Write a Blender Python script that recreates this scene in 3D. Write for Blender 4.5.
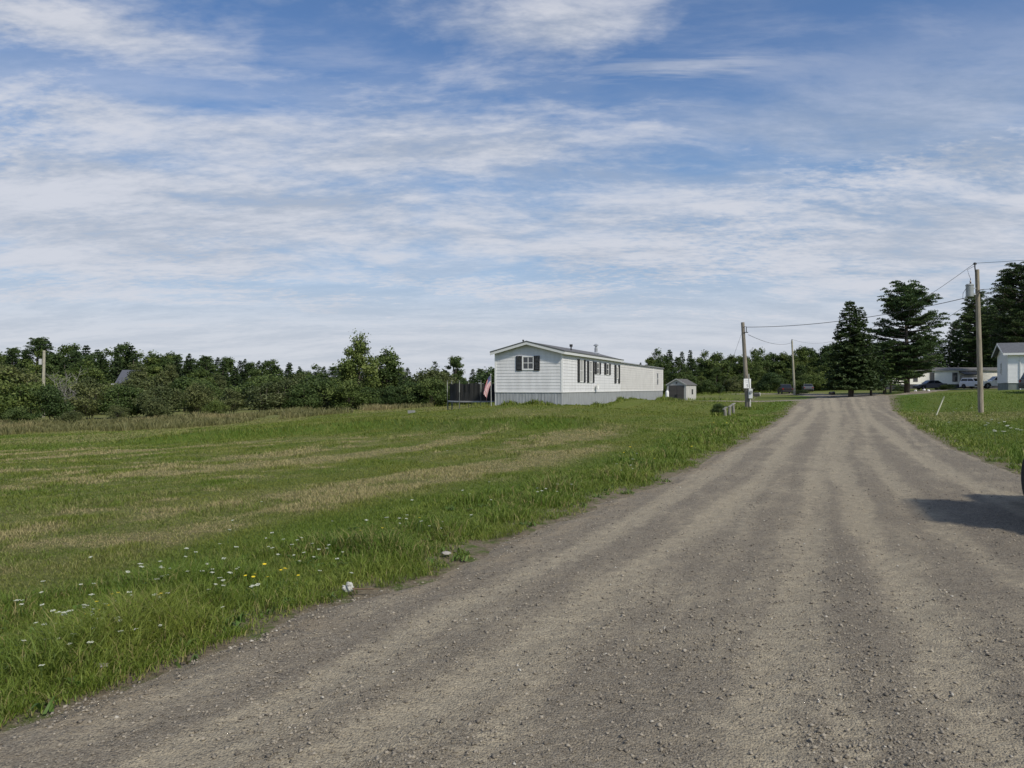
import bpy, bmesh, math, random
import numpy as np
from mathutils import Vector, Matrix
for o in list(bpy.data.objects):
    bpy.data.objects.remove(o)
SC = bpy.context.scene
COL = SC.collection
R = math.radians
F, HOR, EYE = 770.0, 388.0, 1.6

# ------------------------------------------------------------------ camera
cd = bpy.data.cameras.new('camera')
cd.sensor_width = 36.0
cd.lens = F / 1024 * 36
cd.clip_start, cd.clip_end = 0.05, 6000
cam = bpy.data.objects.new('camera', cd)
COL.objects.link(cam)
cam.location = (0, 0, EYE)
cam.rotation_euler = (R(90) + math.atan((HOR - 384) / F), 0, 0)
SC.camera = cam

# ------------------------------------------------------------------ light
SUN_AZ = math.atan2(0.64, -0.77)          # clockwise from +Y
SUN_EL = R(43)
SC.view_settings.view_transform = 'Standard'
SC.view_settings.look = 'None'
SC.view_settings.gamma = 1
SC.view_settings.use_curve_mapping = False
SC.view_settings.exposure = 0.82
ld = bpy.data.lights.new('sun', 'SUN')
ld.energy = 2.1
ld.angle = R(5.0)
ld.color = (1.0, 0.93, 0.80)
sun = bpy.data.objects.new('sun', ld)
COL.objects.link(sun)
to_sun = Vector((math.sin(SUN_AZ) * math.cos(SUN_EL), math.cos(SUN_AZ) * math.cos(SUN_EL), math.sin(SUN_EL)))
sun.rotation_euler = to_sun.to_track_quat('Z', 'Y').to_euler()

# ------------------------------------------------------------------ node helper
class NT:
    def __init__(s, nt):
        s.t = nt; s.n = nt.nodes; s.l = nt.links
    def new(s, typ, **kw):
        nd = s.n.new(typ)
        for k, v in kw.items():
            setattr(nd, k, v)
        return nd
    def put(s, sock, v):
        if isinstance(v, bpy.types.NodeSocket): s.l.new(v, sock)
        elif v is not None: sock.default_value = v
    def m(s, op, a, b=None, c=None, clamp=False):
        nd = s.new('ShaderNodeMath', operation=op, use_clamp=clamp)
        for i, v in enumerate((a, b, c)):
            if v is not None: s.put(nd.inputs[i], v)
        return nd.outputs[0]
    def vm(s, op, a, b=None, scale=None):
        nd = s.new('ShaderNodeVectorMath', operation=op)
        s.put(nd.inputs[0], a)
        if b is not None: s.put(nd.inputs[1], b)
        if scale is not None: s.put(nd.inputs['Scale'], scale)
        return nd.outputs[1] if op in ('DOT_PRODUCT', 'LENGTH') else nd.outputs[0]
    def comb(s, x, y, z=0.0):
        nd = s.new('ShaderNodeCombineXYZ')
        for i, v in enumerate((x, y, z)): s.put(nd.inputs[i], v)
        return nd.outputs[0]
    def sep(s, v):
        nd = s.new('ShaderNodeSeparateXYZ'); s.put(nd.inputs[0], v)
        return nd.outputs
    def noise(s, vec, scale, detail=4, rough=0.55, dist=0.0, out=0):
        nd = s.new('ShaderNodeTexNoise')
        s.put(nd.inputs['Vector'], vec); s.put(nd.inputs['Scale'], scale)
        nd.inputs['Detail'].default_value = detail; nd.inputs['Roughness'].default_value = rough
        nd.inputs['Distortion'].default_value = dist
        return nd.outputs[out]
    def vor(s, vec, scale, out='Distance', feature='F1', rnd=1.0):
        nd = s.new('ShaderNodeTexVoronoi', feature=feature)
        s.put(nd.inputs['Vector'], vec); s.put(nd.inputs['Scale'], scale)
        nd.inputs['Randomness'].default_value = rnd
        return nd.outputs[out]
    def ss(s, v, lo, hi, a=0.0, b=1.0):
        nd = s.new('ShaderNodeMapRange', interpolation_type='SMOOTHSTEP')
        for i, q in enumerate((v, lo, hi, a, b)): s.put(nd.inputs[i], q)
        return nd.outputs[0]
    def mix(s, f, a, b, blend='MIX'):
        nd = s.new('ShaderNodeMix', data_type='RGBA', blend_type=blend)
        s.put(nd.inputs[0], f)
        for sock, v in ((nd.inputs[6], a), (nd.inputs[7], b)):
            if isinstance(v, tuple) and len(v) == 3: v = v + (1,)
            s.put(sock, v)
        return nd.outputs[2]
    def attr(s, name):
        return s.new('ShaderNodeAttribute', attribute_name=name)
    def mapping(s, vec, scale=(1, 1, 1), rot=(0, 0, 0), loc=(0, 0, 0)):
        nd = s.new('ShaderNodeMapping')
        s.put(nd.inputs[0], vec); nd.inputs[1].default_value = loc
        nd.inputs[2].default_value = rot; nd.inputs[3].default_value = scale
        return nd.outputs[0]

# ------------------------------------------------------------------ sky with thin cloud
W = bpy.data.worlds.new('World'); SC.world = W; W.use_nodes = True
w = NT(W.node_tree); w.n.clear()
sky = w.new('ShaderNodeTexSky', sky_type='NISHITA', sun_disc=False)
sky.sun_elevation = SUN_EL; sky.sun_rotation = SUN_AZ
sky.air_density = 1.0; sky.dust_density = 0.6; sky.ozone_density = 2.5
tc = w.new('ShaderNodeTexCoord')
d = w.sep(tc.outputs['Generated'])
zc = w.m('MAXIMUM', d[2], 0.0)
inv = w.m('DIVIDE', 1.0, w.m('ADD', zc, 0.17))
px_, py_ = w.m('MULTIPLY', d[0], inv), w.m('MULTIPLY', d[1], inv)
P2 = w.comb(px_, py_, 0.0)
warp = w.noise(P2, 0.7, 3, 0.5, out=1)
P2w = w.vm('ADD', P2, w.vm('SCALE', w.vm('SUBTRACT', warp, (0.5, 0.5, 0.5)), scale=0.55))
def blob(px, py, rx, ry, rot=0):
    u, v = (px - 512) / F, (HOR - py) / F
    k = 1 / math.sqrt(1 + u * u + v * v)
    a = w.m('DIVIDE', w.m('SUBTRACT', d[0], u * k), rx / F * k)
    e = w.m('DIVIDE', w.m('SUBTRACT', d[2], v * k), ry / F * k)
    if rot:
        c_, s_ = math.cos(R(rot)) , math.sin(R(rot))
        a, e = w.m('ADD', w.m('MULTIPLY', a, c_), w.m('MULTIPLY', e, s_)), w.m('SUBTRACT', w.m('MULTIPLY', e, c_), w.m('MULTIPLY', a, s_))
    r2 = w.m('ADD', w.m('MULTIPLY', a, a), w.m('MULTIPLY', e, e))
    g = w.m('EXPONENT', w.m('MULTIPLY', r2, -1.0))
    return w.m('MULTIPLY', g, w.m('GREATER_THAN', d[1], 0.0))
cov = None
for (a, b, rx, ry, wt) in [(70, 22, 200, 26, .34), (230, 88, 170, 20, -.26), (575, 25, 105, 26, .46), (330, 55, 170, 30, -.36), (120, 85, 260, 18, -.22),
                           (760, 75, 200, 75, -.40), (980, 60, 160, 80, -.25), (330, 130, 270, 50, .40), (640, 130, 120, 45, .22),
                           (110, 205, 220, 60, .40), (430, 215, 160, 28, .16), (480, 265, 110, 16, -.22), (400, 182, 150, 10, -.16),
                           (970, 155, 75, 22, .34), (780, 180, 200, 40, .12), (900, 235, 260, 40, .26), (600, 255, 110, 14, .22),
                           (20, 130, 70, 18, -.12), (660, 80, 70, 18, .16)]:
    t = w.m('MULTIPLY', blob(a, b, rx, ry), wt)
    cov = t if cov is None else w.m('ADD', cov, t)
n1 = w.noise(w.mapping(P2w, (1.0, 1.35, 1)), 1.7, 7, 0.6)
n2 = w.noise(w.mapping(P2w, (1, 1.7, 1), (0, 0, R(-20))), 7.0, 4, 0.6)
n3 = w.noise(w.mapping(P2w, (0.7, 1.9, 1), (0, 0, R(14))), 2.2, 6, 0.62)
n4 = w.noise(w.mapping(P2, (1.0, 1.7, 1), (0, 0, R(25))), 24.0, 3, 0.6)
n5 = w.noise(w.mapping(P2, (1, 1, 1), (0, 0, 0), (3.1, 1.7, 0)), 0.9, 3, 0.5)
base = w.m('ADD', w.m('MULTIPLY', n1, 0.45), w.m('ADD', w.m('MULTIPLY', n2, 0.22), w.m('MULTIPLY', n3, 0.33)))
base = w.m('ADD', base, w.m('MULTIPLY', w.m('SUBTRACT', n4, 0.5), w.ss(n5, .45, .64, .06, .36)))
dens = w.m('ADD', w.m('MULTIPLY', w.m('SUBTRACT', base, 0.5), 2.1), w.m('ADD', cov, 0.42))
dens = w.m('ADD', dens, w.ss(zc, 0.30, 0.10, 0.0, 0.22))
f = w.ss(dens, 0.14, 0.90)
f = w.m('MULTIPLY', f, 0.92)
f = w.m('MAXIMUM', f, w.ss(n3, .40, .75, .04, .34))
f = w.m('MAXIMUM', f, w.m('MULTIPLY', w.ss(zc, .44, .26, 0.0, .60), w.ss(n1, .36, .60, .25, 1.0)))
f = w.m('MAXIMUM', f, w.ss(zc, 0.24, 0.05, 0.0, 0.90))
wisp = w.ss(w.noise(w.mapping(P2w, (0.55, 4.2, 1), (0, 0, R(-38))), 2.6, 5, .6), .46, .68)
f = w.m('MAXIMUM', f, w.m('MULTIPLY', w.m('MULTIPLY', wisp, w.m('ADD', blob(680, 82, 120, 45), w.m('MULTIPLY', blob(980, 20, 60, 30), .5))), .62))
shade = w.ss(w.m('ADD', w.m('ADD', n3, w.m('MULTIPLY', n2, 0.30)), w.m('MULTIPLY', n4, 0.25)), 0.58, 0.94)
CLOUD_HI = (3.75, 3.85, 4.2); CLOUD_LO = (2.4, 2.68, 3.2); CLOUD_HZ = (3.7, 3.76, 4.08)
cc = w.mix(shade, CLOUD_LO, CLOUD_HI)
cc = w.mix(w.ss(zc, 0.26, 0.04, 0.0, 0.55), cc, CLOUD_HZ)
blue = w.mix(1.0, sky.outputs[0], (0.42, 0.55, 0.69), 'MULTIPLY')
blue = w.mix(w.ss(zc, 0.40, 0.12, 0.0, 0.35), blue, (1.4, 2.4, 3.35))
skycol = w.mix(f, blue, cc)
bg = w.new('ShaderNodeBackground'); bg.inputs[1].default_value = 0.10
w.l.new(skycol, bg.inputs[0])
wo = w.new('ShaderNodeOutputWorld'); w.l.new(bg.outputs[0], wo.inputs[0])

# ------------------------------------------------------------------ numpy noise
rng = np.random.default_rng(7)
def vnoise(x, y, seed=0):
    xi, yi = np.floor(x).astype(np.int64), np.floor(y).astype(np.int64)
    fx, fy = x - xi, y - yi
    fx, fy = fx * fx * (3 - 2 * fx), fy * fy * (3 - 2 * fy)
    def h(a, b):
        n = (a * 374761393 + b * 668265263 + seed * 974711) & 0xffffffff
        n = ((n ^ (n >> 13)) * 1274126177) & 0xffffffff
        n = n ^ (n >> 16)
        return (n & 0xffff) / 65535.0
    return ((h(xi, yi) * (1 - fx) + h(xi + 1, yi) * fx) * (1 - fy) + (h(xi, yi + 1) * (1 - fx) + h(xi + 1, yi + 1) * fx) * fy)
def fbm(x, y, seed=0, oct=4):
    s = 0; a = 0.5
    for i in range(oct):
        s = s + a * vnoise(x * 2 ** i, y * 2 ** i, seed + i * 17); a *= 0.5
    return s / (1 - 0.5 ** oct)
def sstep(x, a, b):
    t = np.clip((x - a) / (b - a), 0, 1)
    return t * t * (3 - 2 * t)

# ------------------------------------------------------------------ terrain height
CP = [(-2.4, 3.7, 0), (0, 4, 0), (4, 4, 0), (8, 8, 0), (12, 6, 0), (5, 16, 0), (10, 16, 0), (10, 29, 0), (15, 30, 0), (22, 60, 0), (31, 60, 0.02),
      (0, 0, 0), (-6, -6, 0), (6, -10, 0), (30, 0, .1), (-30, -10, -.6), (-12, 3, -.05)]
for px, py, D in [(860, 396, 100), (830, 394, 115), (794, 395, 116), (681, 401.5, 89), (720, 396, 130), (750, 392, 150), (562, 404, 46), (494, 406, 47.5),
                  (620, 399.5, 60.5), (655, 401, 74.6), (664, 401, 79.4), (560, 413, 40), (540, 425, 30), (480, 440, 24), (470, 411, 53),
                  (411, 414.5, 50), (400, 408, 80), (330, 411, 75), (250, 417, 65), (200, 425, 58), (100, 432, 52), (0, 436, 50), (-200, 440, 48),
                  (0, 500, 11), (0, 460, 20), (100, 450, 25), (200, 440, 32), (300, 430, 35), (300, 450, 22), (0, 418, 95), (-200, 420, 95),
                  (200, 412, 90), (400, 406, 100), (0, 405, 135), (200, 404, 140), (450, 402, 140), (747.5, 409, 58.7), (640, 412, 48), (700, 412, 55),
                  (980, 415, 45.6), (1000, 440, 23.7), (950, 396, 62), (1008, 390, 70), (880, 398, 88), (907, 392.5, 105), (934, 388.5, 130),
                  (1000, 388, 130), (1060, 388, 80), (1024, 440, 23), (1024, 414, 42), (1200, 405, 42), (1000, 384, 175), (850, 390, 170), (700, 390, 180), (550, 396, 150)]:
    CP.append(((px - 512) / F * D, D, EYE - (py - HOR) / F * D))
for k in range(16):
    a = k / 16 * 2 * math.pi
    CP.append((320 * math.cos(a), 60 + 320 * math.sin(a), 0.0 if math.sin(a) < .3 else 0.6))
CP = np.array(CP)
_c = 5.0
_ph = lambda d2: np.sqrt(d2 + _c * _c)
_A = _ph((CP[:, None, 0] - CP[None, :, 0]) ** 2 + (CP[:, None, 1] - CP[None, :, 1]) ** 2) - np.eye(len(CP)) * 0.4
_n = len(CP)
_M = np.zeros((_n + 1, _n + 1)); _M[:_n, :_n] = _A; _M[:_n, _n] = 1; _M[_n, :_n] = 1
_w = np.linalg.solve(_M, np.append(CP[:, 2], 0))
def height(x, y):
    x, y = np.asarray(x, float), np.asarray(y, float)
    sh = x.shape; x = x.ravel(); y = y.ravel()
    z = np.full(x.shape, _w[_n])
    for i in range(_n):
        z += _w[i] * _ph((x - CP[i, 0]) ** 2 + (y - CP[i, 1]) ** 2)
    r = np.hypot(x, y - 60)
    t = sstep(r, 230, 330)
    z = z * (1 - t) + 0.2 * t
    # keep the road corridor level, add a little unevenness elsewhere
    rd = road_dist(x, y)
    off = sstep(rd, 0.2, 3.0)
    flat = (1 - sstep(y, 45, 75)) * (1 - sstep(rd, -0.5, 2.0))
    z = z * (1 - flat)
    z += off * 0.10 * (fbm(x * .28, y * .28, 3, 3) - .5)
    # low bank between lawn and house pad
    bx, by = bank_near(x, y)
    z += 0.40 * bx * sstep(by, -1.0, .5) * np.exp(-np.maximum(by, 0) / 2.6)
    return z.reshape(sh)
def H(x, y): return float(height(np.array([x]), np.array([y]))[0])
def bank_near(x, y):
    # bank follows a gentle curve from (-15,28) to (3,27.5)
    cy = 27.8 + 4.2 * np.exp(-((x + 7.5) / 6.0) ** 2) + 0.6 * np.sin(x * .9)
    along = sstep(x, -17, -12) * (1 - sstep(x, 2, 5.5))
    return along, y - cy
_LY = np.array([-4, 1.5, 3.66, 4.7, 6.96, 9.33, 12.1, 16, 22, 29.3, 45, 61.6, 72, 100, 112])
_LX = np.array([-4.6, -3.4, -2.43, -1.90, -.65, .58, 2.0, 3.9, 6.5, 9.45, 16.0, 22.4, 27.0, 39.5, 45])
_RY = np.array([-4, 1.5, 6, 10, 14.7, 16.6, 21.6, 33.3, 50, 72, 100, 112])
_RX = np.array([3.5, 5.0, 6.6, 8.0, 9.6, 10.2, 12.2, 17.3, 25.0, 35.2, 48.5, 52.5])
def XL(y): return np.interp(y, _LY, _LX) + (fbm(y * 1.3, y * 0 + .5, 41, 4) - .5) * .55 + (fbm(y * .35, y * 0 + .5, 42, 2) - .5) * .5
def XR(y): return np.interp(y, _RY, _RX) + (fbm(y * 1.3, y * 0 + 7.5, 43, 4) - .5) * .5
def road_dist(x, y):       # signed metres outside the gravel (negative on it), roughly perpendicular
    a = np.maximum(XL(y) - x, x - XR(y)) * 0.9
    b = np.maximum(np.maximum(y - 13.6, 6.0 - x), -4 - y)       # pull-in on the right
    return np.where(y > 112, 30.0, np.minimum(a, b))
def at(px, D): return (px - 512) / F * D
def zat(py, D): return EYE - (py - HOR) / F * D

# ------------------------------------------------------------------ materials
MATS = {}
def mat(name, col, rough=.7, metal=0.0, var=0.0, vscale=3.0, bump=0.0, bscale=30.0, spec=.5, stretch=(1, 1, 1)):
    if name in MATS: return MATS[name]
    M = bpy.data.materials.new(name); M.use_nodes = True
    t = NT(M.node_tree); b = t.n['Principled BSDF']
    b.inputs['Roughness'].default_value = rough; b.inputs['Metallic'].default_value = metal
    b.inputs['Specular IOR Level'].default_value = spec
    co = t.mapping(t.new('ShaderNodeTexCoord').outputs['Object'], stretch)
    if var:
        nz = t.noise(co, vscale, 5, .6)
        lo = tuple(c * (1 - var) for c in col); hi = tuple(min(1, c * (1 + var)) for c in col)
        t.l.new(t.mix(t.ss(nz, .3, .7), lo, hi), b.inputs['Base Color'])
    else:
        b.inputs['Base Color'].default_value = col + (1,)
    if bump:
        bp = t.new('ShaderNodeBump'); bp.inputs['Strength'].default_value = bump; bp.inputs['Distance'].default_value = .02
        t.l.new(t.noise(co, bscale, 4, .6), bp.inputs['Height']); t.l.new(bp.outputs[0], b.inputs['Normal'])
    MATS[name] = M
    return M
def leafmat(name, dark, mid, light, rough=.6, trans=.25):
    M = bpy.data.materials.new(name); M.use_nodes = True
    t = NT(M.node_tree); b = t.n['Principled BSDF']
    a = t.attr('tint').outputs['Fac']
    oi = t.new('ShaderNodeObjectInfo').outputs['Random']
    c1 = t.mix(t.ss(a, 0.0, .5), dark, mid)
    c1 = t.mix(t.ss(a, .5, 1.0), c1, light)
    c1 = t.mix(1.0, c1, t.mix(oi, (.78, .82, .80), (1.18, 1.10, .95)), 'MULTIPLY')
    t.l.new(c1, b.inputs['Base Color'])
    b.inputs['Roughness'].default_value = rough; b.inputs['Specular IOR Level'].default_value = .25
    tr = t.new('ShaderNodeBsdfTranslucent'); t.l.new(c1, tr.inputs[0])
    mx = t.new('ShaderNodeMixShader'); mx.inputs[0].default_value = trans
    t.l.new(b.outputs[0], mx.inputs[1]); t.l.new(tr.outputs[0], mx.inputs[2])
    t.l.new(mx.outputs[0], t.n['Material Output'].inputs[0])
    MATS[name] = M
    return M
def grassmat(name, lush, mid, straw):
    M = bpy.data.materials.new(name); M.use_nodes = True
    t = NT(M.node_tree); b = t.n['Principled BSDF']
    a = t.attr('tint').outputs['Fac']; dr = t.attr('dry').outputs['Fac']
    c = t.mix(a, lush, mid)
    c = t.mix(dr, c, straw)
    t.l.new(c, b.inputs['Base Color']); b.inputs['Roughness'].default_value = .55; b.inputs['Specular IOR Level'].default_value = .25
    tr = t.new('ShaderNodeBsdfTranslucent'); t.l.new(c, tr.inputs[0])
    mx = t.new('ShaderNodeMixShader'); mx.inputs[0].default_value = .3
    t.l.new(b.outputs[0], mx.inputs[1]); t.l.new(tr.outputs[0], mx.inputs[2])
    t.l.new(mx.outputs[0], t.n['Material Output'].inputs[0])
    return M

# ------------------------------------------------------------------ mesh helpers
def np_obj(name, V, Fc, m, attrs=None, parent=None, smooth=False):
    V = np.asarray(V, np.float32); Fc = np.asarray(Fc, np.int32)
    me = bpy.data.meshes.new(name)
    k = Fc.shape[1]
    me.vertices.add(len(V)); me.vertices.foreach_set('co', V.ravel())
    me.loops.add(Fc.size); me.loops.foreach_set('vertex_index', Fc.ravel())
    me.polygons.add(len(Fc)); me.polygons.foreach_set('loop_start', np.arange(0, Fc.size, k, dtype=np.int32))
    if smooth: me.polygons.foreach_set('use_smooth', np.ones(len(Fc), bool))
    for nme, arr in (attrs or {}).items():
        at_ = me.attributes.new(nme, 'FLOAT', 'POINT'); at_.data.foreach_set('value', np.asarray(arr, np.float32).ravel())
    me.update(calc_edges=True)
    if m: me.materials.append(m)
    o = bpy.data.objects.new(name, me); COL.objects.link(o)
    if parent: o.parent = parent
    return o
class MB:
    """collects shapes, builds ONE mesh object"""
    def __init__(s): s.V = []; s.F = []; s.M = []
    def add(s, vs, fs, mi=0):
        n = len(s.V); s.V += [tuple(v) for v in vs]
        for f_ in fs: s.F.append([i + n for i in f_]); s.M.append(mi)
    def box(s, x0, x1, y0, y1, z0, z1, mi=0):
        v = [(x, y, z) for z in (z0, z1) for y in (y0, y1) for x in (x0, x1)]
        s.add(v, [(0, 2, 3, 1), (4, 5, 7, 6), (0, 1, 5, 4), (2, 6, 7, 3), (0, 4, 6, 2), (1, 3, 7, 5)], mi)
    def prism(s, poly, axis, a, b, mi=0):   # polygon in the two other axes, extruded along axis
        def mk(p, t):
            return {'x': (t, p[0], p[1]), 'y': (p[0], t, p[1]), 'z': (p[0], p[1], t)}[axis]
        n = len(poly)
        s.add([mk(p, a) for p in poly] + [mk(p, b) for p in poly],
              [list(range(n))[::-1], [i + n for i in range(n)]] + [[i, (i + 1) % n, (i + 1) % n + n, i + n] for i in range(n)], mi)
    def tube(s, pts, rad, n=8, cap=True, mi=0):
        pts = [Vector(p) for p in pts]
        rs = rad if isinstance(rad, (list, tuple)) else [rad] * len(pts)
        vs = []
        for i, p in enumerate(pts):
            d_ = (pts[min(i + 1, len(pts) - 1)] - pts[max(i - 1, 0)]).normalized()
            u = d_.orthogonal().normalized() if abs(d_.z) < .9 else (Vector((1, 0, 0)) - d_ * d_.x).normalized()
            if abs(d_.z) < .9: u = Vector((0, 0, 1)).cross(d_).normalized()
            v_ = d_.cross(u)
            for k in range(n):
                a = 2 * math.pi * k / n
                vs.append(p + (u * math.cos(a) + v_ * math.sin(a)) * rs[i])
        fs = []
        for i in range(len(pts) - 1):
            for k in range(n):
                fs.append((i * n + k, i * n + (k + 1) % n, (i + 1) * n + (k + 1) % n, (i + 1) * n + k))
        if cap: fs += [list(range(n))[::-1], [(len(pts) - 1) * n + k for k in range(n)]]
        s.add(vs, fs, mi)
    def lathe(s, prof, c, axis='z', n=20, mi=0):   # profile of (r, t)
        vs = []
        for r_, t_ in prof:
            for k in range(n):
                a = 2 * math.pi * k / n
                p = (r_ * math.cos(a), r_ * math.sin(a), t_)
                if axis == 'y': p = (p[0], p[2], p[1])
                if axis == 'x': p = (p[2], p[0], p[1])
                vs.append((p[0] + c[0], p[1] + c[1], p[2] + c[2]))
        fs = []
        for i in range(len(prof) - 1):
            for k in range(n): fs.append((i * n + k, i * n + (k + 1) % n, (i + 1) * n + (k + 1) % n, (i + 1) * n + k))
        fs += [list(range(n))[::-1], [(len(prof) - 1) * n + k for k in range(n)]]
        s.add(vs, fs, mi)
    def build(s, name, m, parent=None, bevel=0, smooth=False, fixn=True):
        me = bpy.data.meshes.new(name); me.from_pydata(s.V, [], s.F); me.update()
        ms = m if isinstance(m, (list, tuple)) else [m]
        for q in ms: me.materials.append(q)
        if len(ms) > 1: me.polygons.foreach_set('material_index', s.M)
        if fixn or bevel:
            bm = bmesh.new(); bm.from_mesh(me)
            if fixn: bmesh.ops.recalc_face_normals(bm, faces=bm.faces)
            if bevel: bmesh.ops.bevel(bm, geom=[e for e in bm.edges if e.is_manifold and e.calc_face_angle(0) > .5], offset=bevel, segments=2, profile=.5, affect='EDGES', clamp_overlap=True)
            bm.to_mesh(me); bm.free()
        if smooth:
            for p in me.polygons: p.use_smooth = True
        o = bpy.data.objects.new(name, me); COL.objects.link(o)
        if parent: o.parent = parent
        return o
def thing(name, label, cat, loc=(0, 0, 0), rz=0, group=None):
    o = bpy.data.objects.new(name, None); COL.objects.link(o); o.empty_display_size = .2
    o.location = loc; o.rotation_euler = (0, 0, rz); tag(o, label, cat, group)
    return o
def tag(o, label=None, cat=None, group=None, kind=None):
    if label: o['label'] = label
    if cat: o['category'] = cat
    if group: o['group'] = group
    if kind: o['kind'] = kind
    return o
def dup(root, loc, rz=0, scale=1.0, label=None, group=None):
    r = root.copy(); COL.objects.link(r); r.location = loc; r.rotation_euler = (0, 0, rz)
    r.scale = scale if isinstance(scale, tuple) else (scale,) * 3
    if label: r['label'] = label
    if group: r['group'] = group
    for ch in list(root.children):
        c = ch.copy(); COL.objects.link(c); c.parent = r
        for g in ch.children:
            d_ = g.copy(); COL.objects.link(d_); d_.parent = c
    return r
# ================================================================== GROUND
def ground_material():
    M = bpy.data.materials.new('turf'); M.use_nodes = True
    t = NT(M.node_tree); b = t.n['Principled BSDF']
    co = t.new('ShaderNodeTexCoord').outputs['Object']
    dry = t.attr('dry').outputs['Fac']; lush = t.attr('lush').outputs['Fac']
    fine = t.noise(co, 14, 6, .7)
    med = t.noise(co, 1.7, 5, .6)
    g = t.mix(t.ss(fine, .3, .7), (.060, .088, .015), (.150, .182, .037))
    g = t.mix(t.ss(med, .38, .72, 0, .55), g, (.145, .162, .044))
    g = t.mix(t.m('MULTIPLY', lush, .75), g, (.070, .130, .016))
    st = t.mix(t.ss(fine, .3, .7), (.150, .130, .062), (.290, .250, .135))
    dm = t.m('MULTIPLY', dry, t.ss(t.noise(co, 5.0, 5, .7), .28, .62))
    g = t.mix(dm, g, st)
    so = t.m('MULTIPLY', t.attr('soil').outputs['Fac'], t.ss(t.noise(co, 4.0, 5, .7), .30, .55))
    g = t.mix(so, g, t.mix(t.ss(fine, .3, .7), (.150, .122, .085), (.270, .225, .160)))
    t.l.new(g, b.inputs['Base Color']); b.inputs['Roughness'].default_value = .9; b.inputs['Specular IOR Level'].default_value = .1
    bp = t.new('ShaderNodeBump'); bp.inputs['Strength'].default_value = .9; bp.inputs['Distance'].default_value = .06
    t.l.new(t.noise(co, 22, 5, .75), bp.inputs['Height']); t.l.new(bp.outputs[0], b.inputs['Normal'])
    return M
THL = math.atan(.47)
def lawn_coord(x, y):
    return x * math.cos(THL) - y * math.sin(THL), x * math.sin(THL) + y * math.cos(THL)
def dryness(x, y):
    a, l = lawn_coord(x, y)
    n = fbm(a * .85 + .5 * fbm(l * .25, a * .25, 5, 2), l * .13, 11, 4)
    n = .62 * n + .38 * fbm(x * 1.5, y * 1.5, 14, 4)
    s = np.maximum(sstep(n, .47, .59) * .95, .42 * sstep(fbm(a * 2.6, l * .5, 18, 4), .50, .66))
    al, bd = bank_near(x, y)
    inlawn = (1 - sstep(y, 26, 30)) * sstep(road_dist(x, y), 2.0, 3.2) * (x < XL(y))
    s = s * (0.15 + .85 * inlawn)
    far = sstep(y, 30, 36) * sstep(fbm(x * .18, y * .10, 21, 4), .50, .68) * .55
    mound = .8 * np.exp(-(((x - .5) / 3.0) ** 2 + ((y - 37) / 3.0) ** 2)) * sstep(fbm(x * .7, y * .7, 31, 3), .35, .6)
    gold = sstep(-x, 12, 20) * sstep(y, 49, 53) * .5
    return np.clip(np.maximum(np.maximum(s, far), np.maximum(mound, gold)), 0, 1)
def lushness(x, y):
    rd = road_dist(x, y)
    v = (1 - sstep(rd, 1.7, 3.2)) * (rd > -1)
    al, bd = bank_near(x, y)
    bk = al * np.exp(-((bd + .3) / 1.0) ** 2)
    lf = sstep(-x, 11, 16) * sstep(y, 24, 30) * (1 - sstep(y, 46, 52))
    rt = ((x > XR(y)) & (y < 70)) * .55
    return np.clip(np.maximum(np.maximum(v, bk), np.maximum(lf, rt)), 0, 1)
def axis_vals(lim_in, step, lim_out, g=1.09):
    v = [0.0]
    while v[-1] < lim_out:
        v.append(v[-1] + (step if v[-1] < lim_in else step * (1 + (v[-1] - lim_in) * (g - 1) / step)))
    return v
xs = axis_vals(40, .5, 2500, 1.08); gx = np.array(sorted(set([-q for q in xs] + xs)))
ys = axis_vals(60, .5, 2500, 1.08); yn = axis_vals(8, 1.0, 1500, 1.12)
gy = np.array(sorted(set([-q for q in yn] + ys)))
X, Y = np.meshgrid(gx, gy)
Z = height(X, Y)
rdG = road_dist(X, Y)
Z = Z - 0.035 * (rdG < 0.15)
V = np.stack([X.ravel(), Y.ravel(), Z.ravel()], 1)
ni, nj = len(gx), len(gy)
ii, jj = np.meshgrid(np.arange(ni - 1), np.arange(nj - 1))
q0 = (jj * ni + ii).ravel()
Fq = np.stack([q0, q0 + 1, q0 + ni + 1, q0 + ni], 1)
ground = np_obj('ground', V, Fq, ground_material(), {'dry': dryness(X, Y), 'lush': lushness(X, Y), 'soil': (1 - sstep(rdG, .25, .8)) * (Y < 108)}, smooth=True)
tag(ground, kind='structure')

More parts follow.
